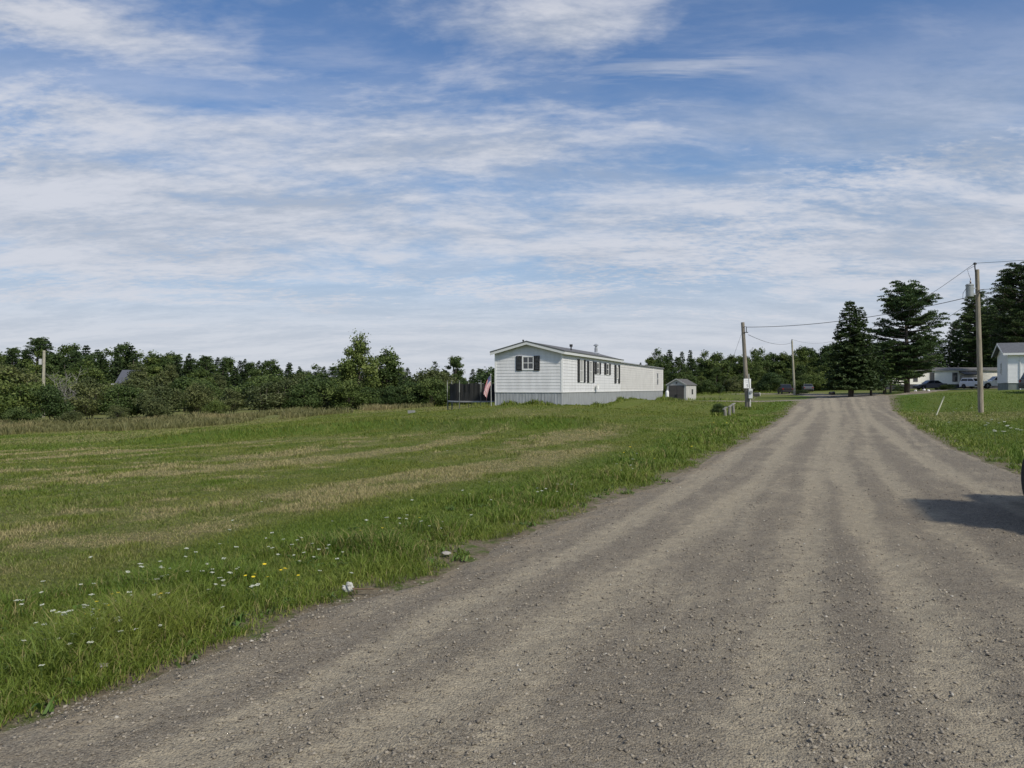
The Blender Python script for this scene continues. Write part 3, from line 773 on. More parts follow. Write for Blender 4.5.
# windows (positions along the side from their bearings)
def tpx(px):
    k = (px - 512) / F; return (k * 46 - 2.99) / (.3548 - k * .9355)
def zs(py, t): return EYE - (py - HOR) / F * (46 + .9355 * t)
for (a, b, c, d_, y0, y1) in [(577.2, 579.2, 583.0, 584.8, 359.3, 382.2), (586.8, 588.6, 592.0, 593.6, 361, 382.6)]:
    t0, t1, t2, t3 = map(tpx, (a, b, c, d_)); z1, z0 = zs(y0, t1), zs(y1, t1)
    window(home, side, t1 + .08, z0 + .06, t2 - t1 - .16, z1 - z0 - .12, 1, 2, CURT); shutter(home, side, t0, z0, t1 - t0 - .03, z1 - z0); shutter(home, side, t2 + .03, z0, t3 - t2, z1 - z0)
for (a, b, c, d_, y0, y1) in [(594.5, 596.3, 598.6, 600.2, 362.2, 374), (604, 606, 608.4, 610, 363.2, 374.6), (614.2, 616, 617.9, 619.4, 364.8, 383.2)]:
    t0, t1, t2, t3 = map(tpx, (a, b, c, d_)); z1, z0 = zs(y0, t1), zs(y1, t1)
    window(home, side, t1 + .07, z0 + .35 * (z1 - z0 > 1.2) + .03, t2 - t1 - .14, (z1 - z0 - .1) * (.62 if z1 - z0 > 1.2 else 1), 1, 2, GLASS if z1 - z0 < 1.2 else CURT)
    shutter(home, side, t0, z0, t1 - t0 - .03, z1 - z0); shutter(home, side, t2 + .03, z0, t3 - t2, z1 - z0)
gp = lambda px: -(562.2 - px) / F * 46.7 * 1.055
window(home, gab, gp(523.9), zs(368.4, 0), gp(533.6) - gp(523.9), .70, 2, 2, GLASS, fr=.08)
shutter(home, gab, gp(516.6), zs(370.4, 0), .38, .90); shutter(home, gab, gp(534.4), zs(370.4, 0), .38, .90)
t0 = tpx(659)
for q, zc_ in ((0, 2.62), (0, 2.02)):
    window(home, Mx, t0 - .28, zc_, .45, .42, 1, 1, mat('dark_glass', (.02, .02, .022), .2), fm=SKIRT)
# roof vents
b_ = MB(); b_.tube([(.5, WD / 2 + .5, EV + .3), (.5, WD / 2 + .5, EV + .80)], .04, 8); b_.tube([(.5, WD / 2 + .5, EV + .74), (.5, WD / 2 + .5, EV + .80)], .065, 8); b_.build('vent_pipe', BLACKM, home)
t0 = tpx(578) ; b_ = MB(); b_.tube([(t0 + 1.5, .9, EV + .1), (t0 + 1.5, .9, EV + .60)], .045, 8); b_.tube([(t0 + 1.5, .9, EV + .56), (t0 + 1.5, .9, EV + .72)], .11, 8); b_.build('vent_pipe', BLACKM, home)
t0 = tpx(610); b_ = MB(); b_.box(t0 - .22, t0 + .22, .85, 1.3, EV + .1, EV + .45); b_.lathe([(.12, EV + .5), (.12, EV + .80), (.09, EV + .82), (.09, EV + .98), (.19, EV + 1.0), (.19, EV + 1.05), (.04, EV + 1.14)], (t0, 1.07, 0), 'z', 12)
b_.build('chimney_vent', STEEL, home)
# small dish on the wall
t0 = tpx(594.8); b_ = MB(); b_.lathe([(.02, -.16), (.12, -.17), (.22, -.21), (.25, -.25), (.24, -.25), (.12, -.19), (.02, -.18)], (t0, 0, zs(386.2, t0)), 'y', 14); b_.tube([(t0, -.02, zs(388, t0)), (t0, -.17, zs(386.2, t0))], .025, 6); b_.build('wall_dish', TRIM, home, smooth=True)

# ---- shed
sx, sy = at(676.5, 88.5), 88.5; sz = zat(401.6, 88.5) - .02
shed = thing('garden_shed', 'small grey resin garden shed with dark brown double door behind the mobile home', 'shed', (sx, sy, sz), R(-36))
SH = mat('grey_resin_panel', (.46, .45, .43), .6, var=.06)
SHW, SHD, SHH = 2.35, 2.9, 1.95
b_ = MB(); b_.prism([(-SHW / 2, 0), (SHW / 2, 0), (SHW / 2, SHH), (0, SHH + .62), (-SHW / 2, SHH)], 'y', 0, .05)
for i in range(9): b_.box(SHW / 2 - .05, SHW / 2 + (.012 if i % 2 else 0), .05 + i * .31, .05 + (i + 1) * .31, 0, SHH)
b_.box(-SHW / 2, -SHW / 2 + .05, .05, SHD, 0, SHH); b_.prism([(-SHW / 2, 0), (SHW / 2, 0), (SHW / 2, SHH), (0, SHH + .62), (-SHW / 2, SHH)], 'y', SHD - .05, SHD); b_.build('shed_wall', SH, shed)
for s in (1, -1):
    b_ = MB(); b_.prism([(0, SHH + .62), (s * (SHW / 2 + .1), SHH - .06), (s * (SHW / 2 + .1), SHH + .0), (0, SHH + .69)], 'y', -.1, SHD + .1); b_.build('roof', mat('brown_grey_roof', (.10, .095, .09), .8), shed)
b_ = MB()
for s in (1, -1): b_.prism([(0, SHH + .60), (s * (SHW / 2 + .09), SHH - .08), (s * (SHW / 2 + .09), SHH + .04), (0, SHH + .72)], 'y', -.13, -.10)
b_.box(.93, SHW / 2 + .012, -.02, -.001, 0, SHH - .1); b_.box(-SHW / 2, -.95, -.02, -.001, 0, SHH - .1); b_.build('gable_trim', SH, shed)
DB = mat('dark_brown_door', (.085, .075, .068), .6)
for s in (-1, 1):
    b_ = MB(); b_.box(min(s * .01, s * .92), max(s * .01, s * .92), -.035, -.002, .06, 1.88)
    for i in range(3): b_.box(min(s * .10, s * .84), max(s * .10, s * .84), -.045, -.036, .15 + i * .58, .65 + i * .58)
    dr_ = b_.build('door', DB, shed)
    h_ = MB(); h_.box(min(s * .04, s * .12), max(s * .04, s * .12), -.09, -.046, .62, .84); h_.build('handle', BLACKM, dr_)
b_ = MB(); b_.box(SHW / 2 + .013, SHW / 2 + .03, 1.55, 1.95, .85, 1.45); b_.build('window', GLASS, shed)
b_ = MB(); b_.box(-.09, .09, -.012, -.001, SHH + .12, SHH + .32); b_.build('vent', DB, shed)
# white propane bottle beside the shed
p_ = thing('gas_cylinder', 'slim white gas cylinder standing left of the grey shed', 'gas cylinder', (at(667.2, 87), 87, H(at(667.2, 87), 87)), 0)
b_ = MB(); b_.lathe([(.17, 0), (.19, .05), (.19, 1.05), (.15, 1.2), (.06, 1.26), (.06, 1.36)], (0, 0, 0)); b_.build('tank', TRIM, p_, smooth=True)
b_ = MB(); b_.lathe([(.10, 1.30), (.10, 1.44)], (0, 0, 0)); b_.build('valve_collar', STEEL, p_)

# ---- white house cut by the right frame edge
ph = R(-25.5)
hx, hy = at(1008, 70), 70.0; hz = 1.42
hse = thing('white_house', 'white house with grey shingle roof and grey foundation at the right edge of the photo', 'house', (hx, hy, 0), ph)
HF, HE, HR, HW, HL = 2.08, 4.74, 1.0, 7.0, 11.0
WH2 = mat('bright_white_siding', (.78, .78, .78), .5, var=.03)
lf = Matrix.Rotation(R(-90), 4, 'Z')
b_ = MB(); siding(b_, 0, HL, HF, HE, .12, .012); b_.build('front_wall', WH2, hse)
def gt2(z):
    if z < HE: return (-HW, 0)
    k = (z - HE) / (HR / (HW / 2)); return (-HW + k, -k)
b_ = MB(); siding(b_, -HW, 0, HF, HE + HR, .12, .012, top=gt2); rot_mb(b_, lf).build('gable_wall', WH2, hse)
b_ = MB(); b_.box(.07, HL, .07, HW, HF, HE); b_.build('back_wall', WH2, hse)
b_ = MB(); b_.box(.03, HL, .03, HW - .03, .6, HF - .03); b_.build('foundation', mat('grey_green_foundation', (.17, .19, .18), .9, var=.2, vscale=1.5), hse)
b_ = MB(); b_.box(-.02, .06, -.02, .06, HF + .031, HE - .02); b_.build('corner_trim', TRIM, hse)
b_ = MB(); b_.box(-.02, HL, -.02, .03, HF - .03, HF + .03); b_.build('bottom_trim', TRIM, hse)
b_ = MB(); b_.box(.9, .99, -.08, -.021, 1.3, HE - .1); b_.build('downpipe', TRIM, hse)
b_ = MB()
for s in (1, -1):
    b_.prism([(HW / 2 - s * (HW / 2 + .35), HE - .07), (HW / 2, HE + HR + .03), (HW / 2, HE + HR + .14), (HW / 2 - s * (HW / 2 + .35), HE + .04)], 'x', -.42, HL)
b_.build('roof', mat('charcoal_shingle', (.10, .105, .115), .9, var=.25, vscale=6), hse)
b_ = MB(); b_.box(-.42, HL, -.38, -.351, HE - .16, HE + .03); b_.box(-.42, HL, -.35, -.01, HE - .15, HE - .12)
for s in (1, -1): b_.prism([(HW / 2 - s * (HW / 2 + .36), HE - .18), (HW / 2, HE + HR - .06), (HW / 2, HE + HR + .12), (HW / 2 - s * (HW / 2 + .36), HE + .02)], 'x', -.45, -.421)
b_.build('fascia', TRIM, hse)
window(hse, lf, -4.35, 2.95, .62, 1.0, 1, 2, GLASS, fr=.07)

# ---- far white mobile home behind the pole
fx, fy = at(886, 132), 133.0
far = thing('far_mobile_home', 'long low cream white mobile home under dark pines behind the right pole', 'mobile home', (fx, fy, 0), R(-3))
CREAM = mat('cream_siding', (.80, .785, .72), .55, var=.04)
f0, f1, FLn = 2.25, 4.68, 21.5
b_ = MB(); siding(b_, 0, FLn, f0, f1, .16, .012); b_.box(0, FLn, .061, 4.2, f0, f1); b_.build('wall', CREAM, far)
b_ = MB(); b_.box(.05, FLn - .05, .05, 4.1, .6, f0 - .01); b_.build('skirting', mat('dark_blue_skirting', (.035, .037, .05), .7), far)
b_ = MB(); b_.prism([(-.3, f1 - .02), (2.1, f1 + .42), (4.5, f1 - .02), (4.5, f1 + .06), (2.1, f1 + .50), (-.3, f1 + .06)], 'x', -.2, FLn + .2); b_.build('roof', mat('faded_brown_roof', (.13, .125, .12), .85, var=.2), far)
b_ = MB(); b_.box(-.2, FLn + .2, -.33, -.302, f1 - .10, f1 + .04); b_.build('fascia', mat('grey_fascia', (.28, .28, .28), .6), far)
u_ = lambda px: at(px, 132) - fx
BRW = mat('brown_window_frame', (.10, .09, .085), .6)
for px in (916.2, 932.4, 954.4):
    window(far, Matrix.Identity(4), u_(px), zat(381, 132), .52 if px < 950 else .62, 1.35, 2, 2, GLASS, fr=.12, fm=BRW)
b_ = MB(); b_.box(u_(961), u_(976), -1.6, -.02, f0 - .5, zat(376.5, 132)); b_.build('porch', mat('tan_board', (.33, .29, .25), .8, var=.1), far)
b_ = MB(); b_.prism([(-1.95, zat(375, 131)), (.0, zat(371.8, 131)), (.0, zat(371.0, 131)), (-1.95, zat(374, 131))], 'x', u_(960), u_(977)); b_.build('porch_roof', mat('dark_porch_roof', (.055, .055, .055), .8), far)
b_ = MB(); b_.box(u_(976.3), u_(977.0), -.10, -.02, f0, f1 - .1); b_.build('downpipe', TRIM, far)

# ---- house glimpsed in the trees at the left
gx_, gy_ = at(111, 118), 118.0
hz_ = -.95
hh_ = thing('hidden_house', 'white house with slate grey roof half hidden in the shrubs at the left', 'house', (gx_, gy_, hz_), R(8))
b_ = MB(); b_.box(0, 4.2, 0, 6, 0, 3.2); b_.build('wall', WH2, hh_)
b_ = MB(); b_.prism([(-.4, 3.0), (3, 5.2), (6.4, 3.0), (6.4, 3.15), (3, 5.4), (-.4, 3.15)], 'x', .6, 3.4); b_.build('roof', mat('slate_roof', (.085, .09, .11), .7), hh_)
for k in range(2): window(hh_, Matrix.Identity(4), .6 + k * 1.9, 1.6, .9, 1.2, 1, 2, GLASS)

# ================================================================== POLES AND WIRES
def pole(name, label, base, top, r0, r1, m, extras=None):
    t = thing(name, label, 'utility pole', base, 0)
    v = Vector(top) - Vector(base)
    b_ = MB(); b_.tube([Vector((0, 0, -.4)) - v * .0, v * .25, v * .5, v * .75, v], [r0, r0 * .9 + r1 * .1, (r0 + r1) / 2, r1 * 1.07, r1], 14)
    b_.build('pole_shaft', m, t, smooth=False)
    return t, v
PA = (at(747.8, 58.7), 58.7, H(at(747.8, 58.7), 58.7)); PAt = (at(742.8, 58.7), 58.7, zat(322.3, 58.7))
poleA, vA = pole('utility_pole', 'short leaning wooden utility pole with a white sign left of the gravel road', PA, PAt, .175, .13, WOODP)
PB = (at(981, 45.6), 45.6, H(at(981, 45.6), 45.6)); PBt = (at(977.4, 45.6), 45.6, zat(269.5, 45.6))
poleB, vB = pole('utility_pole', 'tall wooden utility pole carrying a grey transformer on the right lawn', PB, PBt, .155, .115, WOODP2)
PC = (at(794.6, 116), 116, H(at(794.6, 116), 116) ); PCt = (at(792, 116), 116, zat(340.5, 116))
poleC, vC = pole('utility_pole', 'slim pale utility pole before the dark wood beyond the road end', PC, PCt, .17, .12, mat('pale_pole_wood', (.34, .32, .25), .9, var=.2))
PD = (at(43, 92), 92, H(at(43, 92), 92)); PDt = (at(44, 92), 92, zat(350.5, 92))
poleD, vD = pole('utility_pole', 'pale utility pole with a white box rising from the shrubs at far left', PD, PDt, .20, .15, mat('pale_pole_wood', (.34, .32, .25)))
b_ = MB(); b_.box(-.42, -.16, -.2, .1, vD.z - 1.7, vD.z - 1.0); b_.build('transformer', mat('pale_grey_paint', (.5, .51, .52), .5), poleD, bevel=.03)
PE = (at(378.5, 105), 105, H(at(378.5, 105), 105)); PEt = (at(378.5, 105), 105, zat(365.5, 105))
poleE, vE = pole('utility_pole', 'thin grey utility pole poking out of the trees left of the mobile home', PE, PEt, .17, .12, mat('pale_pole_wood', (.34, .32, .25)))
# pole B fittings
b_ = MB(); tx = vB.x * .92; zt = vB.z
b_.lathe([(.20, zt - 1.62), (.21, zt - 1.58), (.21, zt - .98), (.23, zt - .96), (.23, zt - .92), (.17, zt - .86), (.03, zt - .84)], (vB.x - .47, -.05, 0), 'z', 18); trf = b_.build('transformer', mat('grey_transformer', (.30, .32, .32), .45, .2, var=.1), poleB)
b_ = MB(); b_.lathe([(.03, zt - .85), (.055, zt - .80), (.03, zt - .76), (.05, zt - .72), (.025, zt - .66), (.012, zt - .52)], (vB.x - .42, -.05, 0), 'z', 10); b_.build('bushing', mat('brown_ceramic', (.06, .04, .035), .3), trf)
b_ = MB(); b_.box(vB.x - .28, vB.x - .1, -.06, -.02, zt - 1.15, zt - 1.08); b_.build('bracket', STEEL, poleB); b_ = MB(); b_.box(vB.x - .28, vB.x - .1, -.06, -.02, zt - 1.5, zt - 1.43); b_.build('bracket', STEEL, poleB)
b_ = MB(); b_.tube([(vB.x - .12, -.12, zt - .6), (vB.x - .20, -.12, zt + .12), (vB.x - .20, -.12, zt + .3)], .035, 8); b_.lathe([(.09, zt + .28), (.10, zt + .33), (.05, zt + .40)], (vB.x - .20, -.12, 0), 'z', 10); b_.build('top_insulator', BLACKM, poleB)
b_ = MB(); b_.tube([(vB.x - .66, -.05, zt - 1.1), (vB.x - .86, -.05, zt - 1.4), (vB.x - .88, -.05, zt - 1.75), (vB.x - .6, -.05, zt - 1.78)], .014, 6); b_.build('jumper_wire', BLACKM, poleB); b_ = MB(); b_.tube([(vB.x - .2, -.1, zt + .2), (vB.x - .62, -.08, zt - .02), (vB.x - .5, -.05, zt - .35), (vB.x - .42, -.05, zt - .55)], .012, 6); b_.build('jumper_wire', BLACKM, poleB)
b_ = MB(); b_.tube([(vB.x - .02, -.18, zt - 1.25), (vB.x + .28, -.2, zt - 1.2)], .03, 6); b_.tube([(vB.x + .03, -.15, zt - 1.4), (vB.x + .12, -.3, zt - 1.42)], .04, 6); b_.build('wire_hook', BLACKM, poleB)
b_ = MB(); b_.tube([(vA.x + .05, -.17, vA.z - .35), (vA.x + .22, -.2, vA.z - .35), (vA.x + .22, -.2, vA.z - .75)], .03, 6); b_.tube([(vA.x + .05, -.17, vA.z - .78), (vA.x + .35, -.2, vA.z - .78)], .035, 6); b_.build('wire_hook', BLACKM, poleA)
b_ = MB(); b_.lathe([(.06, vC.z - .05), (.06, vC.z + .12), (.03, vC.z + .22)], (vC.x, 0, 0), 'z', 8); b_.build('top_insulator', BLACKM, poleC)
def wire(p, q, sag, label, rad=.014):
    p, q = Vector(p), Vector(q); pts = []
    for i in range(25):
        t = i / 24; v = p.lerp(q, t); v.z -= sag * 4 * t * (1 - t); pts.append(v - p)
    b_ = MB(); b_.tube(pts, rad, 6); o = b_.build('overhead_wire', mat('wire_black', (.03, .03, .032), .6), None, smooth=True); o.location = p
    return tag(o, label, 'wire', 'overhead wires along the road')
Bx, By, Bz = PBt; 
A1 = (PAt[0] + .22, PAt[1] - .2, PAt[2] - .38); B1 = (Bx - .45, By - .05, Bz - 1.62)
wire(A1, B1, .45, 'thick service wire running from the short leaning pole to the transformer', .02)
wire((PAt[0] + .35, PAt[1] - .2, PAt[2] - .95), (PCt[0], PCt[1], PCt[2] - .3), .5, 'faint wire from the short leaning pole back to the slim far pole', .016)
wire((PCt[0], PCt[1], PCt[2] + .2), (Bx - .2, By - .12, Bz + .36), 2.2, 'top wire sagging from the tall transformer pole back towards the slim far pole', .012)
wire((Bx - .2, By - .12, Bz + .36), (Bx + 9.5, By - 13.2, Bz + .5), .35, 'top wire leaving the tall transformer pole to the right', .012)
wire((Bx + .28, By - .2, Bz - 1.2), (Bx + 9.5, By - 13.0, Bz - 1.0), .25, 'lower wire leaving the tall transformer pole to the right', .014)
wire((Bx + .1, By, Bz - 1.3), (Bx + 15.0, By + 24, 1.4 + 3.6), .5, 'slack service drop slanting from the transformer pole to the white house', .012)
wire((Bx - .1, By - .1, Bz - 1.75), (at(826, 116), 116, zat(352, 116)), 1.8, 'low thin wire from the transformer pole passing before the big pine', .012)
wire((PAt[0], PAt[1], PAt[2] - .6), (PAt[0] - 1.9, PAt[1] + .6, H(PAt[0] - 1.9, PAt[1] + .6)), 0.0, 'thin slanting guy wire at the left of the short leaning pole', .009)

# ---- sign, meter box, mailbox on pole A
def along(z):   # centre of pole A at height z above its base
    return PA[0] + vA.x * z / vA.z, PA[1], PA[2] + z
sxx, syy, szz = along(zat(383.5, 58.7) - PA[2])
sg = thing('road_sign', 'white rectangular sign with faint lettering on the leaning pole', 'sign', (sxx, syy - .25, szz), 0)
b_ = MB(); b_.box(-.27, .27, -.01, .01, -.36, .36); plate = b_.build('plate', mat('sign_white', (.78, .78, .79), .4), sg, bevel=.004)
def text(body, size, loc, m, parent, name='lettering'):
    cu = bpy.data.curves.new(name, 'FONT'); cu.body = body; cu.size = size; cu.align_x = 'CENTER'; cu.extrude = .001
    tmp = bpy.data.objects.new('tmp', cu); COL.objects.link(tmp); bpy.context.view_layer.update()
    me = bpy.data.meshes.new_from_object(tmp.evaluated_get(bpy.context.evaluated_depsgraph_get())); bpy.data.objects.remove(tmp)
    me.materials.clear(); me.materials.append(m)
    o = bpy.data.objects.new(name, me); COL.objects.link(o); o.parent = parent; o.location = loc; o.rotation_euler = (R(90), 0, 0)
    return o
GREYT = mat('faded_letter_grey', (.45, .45, .47), .6); DKT = mat('sign_black', (.03, .03, .035), .6)
text('SPEED', .13, (0, -.0125, .17), GREYT, plate); text('LIMIT', .13, (0, -.0125, .04), GREYT, plate); text('5', .34, (0, -.0125, -.29), DKT, plate)
b_ = MB(); b_.box(-.05, .05, .01, .11, -.3, .3); b_.build('bracket', STEEL, sg)
mx_, my_, mz_ = along(zat(393.5, 58.7) - PA[2])
mt = thing('meter_box', 'pale grey electric meter box with conduit strapped to the leaning pole', 'meter box', (mx_ + .17, my_ - .28, mz_), 0)
b_ = MB(); b_.box(-.15, .15, -.12, .10, -.38, .36); b_.build('cabinet', mat('meter_grey', (.52, .53, .54), .5), mt, bevel=.03)
b_ = MB(); b_.lathe([(.11, -.20), (.11, -.12)], (0, 0, .1), 'y', 14); b_.build('glass_dial', mat('dial_grey', (.2, .21, .22), .2), mt)
b_ = MB(); b_.tube([(0, .0, -.38), (0, .02, -1.15)], .05, 8); b_.build('conduit', mat('conduit_pale', (.55, .54, .50), .6), mt); b_ = MB(); b_.tube([(-.03, .0, .36), (-.12, .0, 1.5)], .03, 8); b_.build('conduit', mat('conduit_pale', (.55, .54, .50), .6), mt)
mb_ = thing('mailbox', 'small dark mailbox with open pale end on a bracket right of the leaning pole', 'mailbox', (PA[0] + .62, PA[1] - .15, PA[2] + 1.02), 0)
pr = [(-.11, 0), (.11, 0), (.11, .14)] + [(.11 * math.cos(a), .14 + .11 * math.sin(a)) for a in (.5, 1.0, 1.57, 2.1, 2.6)] + [(-.11, .14)]
b_ = MB(); b_.prism(pr, 'x', -.22, .22); [None]
b_.build('body', BLACKM, mb_); b_ = MB(); b_.prism(pr, 'x', .221, .25); b_.build('door', TRIM, mb_)
b_ = MB(); b_.box(-.45, .24, -.04, .04, -.06, -.001); b_.tube([(.05, 0, -.03), (-.38, 0, -.38)], .03, 6); b_.build('bracket', WOODP, mb_)
# weathered posts beside the pole
PW = mat('grey_post_wood', (.21, .20, .17), .9, var=.25, vscale=4, bump=.4, stretch=(5, 5, 1))
for i, (px, D, hh2, le, lab) in enumerate([(725.5, 49.0, .50, -.06, 'leftmost short weathered post with a slanted cap board beside the leaning pole'), (729.0, 49.6, .62, .07, 'middle short weathered post with a cap board beside the leaning pole'), (733.6, 50.9, .74, -.04, 'tallest short weathered post with a cap board, nearest the leaning pole')]):
    q = thing('wooden_post', lab, 'post', (at(px, D), D, H(at(px, D), D)), R(20), 'short weathered posts')
    b_ = MB(); b_.tube([(0, 0, -.2), (le * .5, 0, hh2 * .5), (le, 0, hh2)], [.10, .095, .085], 10); b_.build('shaft', PW, q)
    b_ = MB(); b_.prism([(le - .11, hh2 - .09 + i * .03), (le + .12, hh2 + .07), (le + .12, hh2 + .11), (le - .11, hh2 - .05 + i * .03)], 'y', -.11, .11); b_.build('cap_board', mat('pale_cap_board', (.28, .27, .24), .85, var=.2), q)
# marker stake on the right lawn
x0, y0 = at(935, 47), 47.0; z0 = H(x0, y0)
st = thing('marker_stake', 'slanting pale wooden marker stake in the right lawn', 'stake', (x0, y0, z0), 0)
b_ = MB(); b_.prism([(-.03, -.15), (.03, -.15), (.58, 1.15), (.54, 1.2)], 'y', -.02, .02); b_.build('stick', mat('pale_stake', (.55, .55, .42), .7), st)
b_ = MB(); b_.prism([(.46, .98), (.51, .94), (.585, 1.16), (.54, 1.21)], 'y', -.025, .025); b_.build('painted_tip', mat('stake_tip', (.32, .34, .22), .7), st)

# ---- concrete block on the lawn
x0, y0 = at(411.5, 50), 50.0
cb = thing('concrete_block', 'grey hollow concrete block lying on the lawn left of the trampoline', 'block', (x0, y0, H(x0, y0) + .02), R(8))
b_ = MB()
b_.box(-.24, .24, -.12, -.08, 0, .26); b_.box(-.24, .24, .08, .12, 0, .26)
for a in (-.24, -.02, .2): b_.box(a, a + .04, -.079, .079, 0, .26)
b_.build('block_shell', CONC, cb); b_ = MB(); b_.box(.26, .56, -.12, .12, 0, .06); b_.build('slab', CONC, cb)

# ---- trampoline
tcx, tcy = at(474.5, 53.5), 53.5; tz = H(tcx, tcy)
tr = thing('trampoline', 'round trampoline with black safety net left of the mobile home', 'trampoline', (tcx, tcy, tz), 0)
RR, TH, NH = 1.83, .62, 1.98
pts = [(RR * math.cos(a), RR * math.sin(a), TH) for a in np.linspace(0, 2 * math.pi, 41)]
b_ = MB(); b_.tube(pts, .03, 8, cap=False); b_.build('frame_ring', STEEL, tr, smooth=True)
b_ = MB(); b_.lathe([(RR - .32, TH - .03), (RR - .32, TH - .02)], (0, 0, 0), 'z', 36); b_.build('jumping_mat', mat('tramp_mat', (.012, .012, .014), .8), tr)
b_ = MB(); n = 40; vs = []
for rr_, zz_ in ((RR - .3, TH + .02), (RR + .06, TH + .02), (RR + .06, TH - .05), (RR - .3, TH - .015)):
    vs += [(rr_ * math.cos(2 * math.pi * k / n), rr_ * math.sin(2 * math.pi * k / n), zz_) for k in range(n)]
b_.add(vs, [(j * n + k, j * n + (k + 1) % n, ((j + 1) % 4) * n + (k + 1) % n, ((j + 1) % 4) * n + k) for j in range(4) for k in range(n)])
b_.build('spring_pad', mat('grey_pad', (.36, .36, .36), .7, var=.3, vscale=2), tr)
NETM = bpy.data.materials.new('black_net'); NETM.use_nodes = True
t = NT(NETM.node_tree); b = t.n['Principled BSDF']; b.inputs['Base Color'].default_value = (.010, .011, .011, 1); b.inputs['Roughness'].default_value = .8
b.inputs['Alpha'].default_value = .93
b_ = MB(); n = 96; vs = []
for z_, wv in ((TH + .03, .0), (TH + .6, .03), (TH + 1.1, .05), (NH - .12, .04)):
    for k in range(n):
        a = 2 * math.pi * k / n; q = RR - .12 + wv * math.sin(k * 1.9) - .10 * math.sin(a * 4) ** 2 * (z_ > TH + .1)
        vs.append((q * math.cos(a), q * math.sin(a), z_ - (.10 * math.sin(a * 4) ** 2 if z_ > 1.8 else 0)))
b_.add(vs, [(j * n + k, j * n + (k + 1) % n, (j + 1) * n + (k + 1) % n, (j + 1) * n + k) for j in range(3) for k in range(n)])
b_.build('safety_net', NETM, tr, fixn=False)
for k in range(8):
    a = 2 * math.pi * (k + .35) / 8; c, s_ = (RR + .08) * math.cos(a), (RR + .08) * math.sin(a)
    b_ = MB(); b_.tube([(c, s_, .0), (c, s_, NH)], .022, 8); b_.lathe([(.035, NH), (.035, NH + .07)], (c, s_, 0), 'z', 8); pl_ = b_.build('net_pole', mat('dull_steel', (.16, .17, .16), .6, .3), tr)
    b_ = MB(); b_.tube([(c, s_, NH - .75), (c, s_, NH - .05)], .032, 8); b_.build('foam_sleeve', mat('pale_foam', (.26, .27, .24), .8), pl_)
for k in range(4):
    a = 2 * math.pi * (k + .1) / 4; a2 = a + .5
    f_ = lambda q: (RR * math.cos(q), RR * math.sin(q))
    b_ = MB(); b_.tube([(*f_(a), TH), (*f_(a), .03), (*f_(a2), .03), (*f_(a2), TH)], .025, 8); b_.build('leg', mat('dull_steel', (.16, .17, .16)), tr)

# ---- flag on a staff by the house corner
fx_, fy_ = at(491.3, 46.6), 46.6; fz = H(fx_, fy_)
fl = thing('flag', 'drooping stars and stripes flag on a thin staff by the mobile home corner', 'flag', (fx_, fy_, fz), 0)
b_ = MB(); b_.tube([(0, 0, -.1), (-.03, 0, 1.9)], .016, 8); b_.lathe([(.03, 1.9), (.035, 1.93), (.01, 1.97)], (-.03, 0, 0), 'z', 8); b_.build('staff', mat('grey_staff', (.5, .5, .48), .5), fl)
FM = bpy.data.materials.new('flag_cloth'); FM.use_nodes = True
t = NT(FM.node_tree); b = t.n['Principled BSDF']; b.inputs['Roughness'].default_value = .8
u_a, v_a = t.attr('fu').outputs['Fac'], t.attr('fv').outputs['Fac']
stripe = t.m('LESS_THAN', t.m('MODULO', t.m('MULTIPLY', v_a, 13.0), 2.0), 1.0)
col = t.mix(stripe, (.68, .68, .68), (.42, .015, .025))
su = t.m('SUBTRACT', t.m('FRACT', t.m('MULTIPLY', u_a, 15.0)), .5); sv = t.m('SUBTRACT', t.m('FRACT', t.m('MULTIPLY', v_a, 9.3)), .5)
star = t.m('LESS_THAN', t.m('ADD', t.m('MULTIPLY', su, su), t.m('MULTIPLY', sv, sv)), .045)
canton = t.mix(star, (.012, .016, .14), (.6, .6, .6))
col = t.mix(t.m('MULTIPLY', t.m('LESS_THAN', u_a, .4), t.m('LESS_THAN', v_a, .538)), col, canton)
t.l.new(col, b.inputs['Base Color'])
nu, nv = 36, 18; vs = []; fu = []; fv = []
for j in range(nv):
    for i in range(nu):
        u, v = i / (nu - 1), j / (nv - 1)
        # hoist runs down a sloping line, the fly droops with folds
        hx_ = -.03 - .02 * v; hz2 = 1.86 - .62 * v
        ox = -(.44 * u ** .8) * (1 - .45 * v) ; oz = -(.85 * u ** 1.5) - .10 * u * v
        yy_ = .07 * math.sin(5.2 * v + 3.4 * u) * (u + .15) + .04 * math.sin(11 * v) * u
        ox += .05 * math.sin(8 * v + 2 * u) * u
        vs.append((hx_ + ox, yy_, hz2 + oz)); fu.append(u); fv.append(v)
q = [(j * nu + i, j * nu + i + 1, (j + 1) * nu + i + 1, (j + 1) * nu + i) for j in range(nv - 1) for i in range(nu - 1)]
np_obj('cloth', vs, q, FM, {'fu': fu, 'fv': fv}, fl, smooth=True)
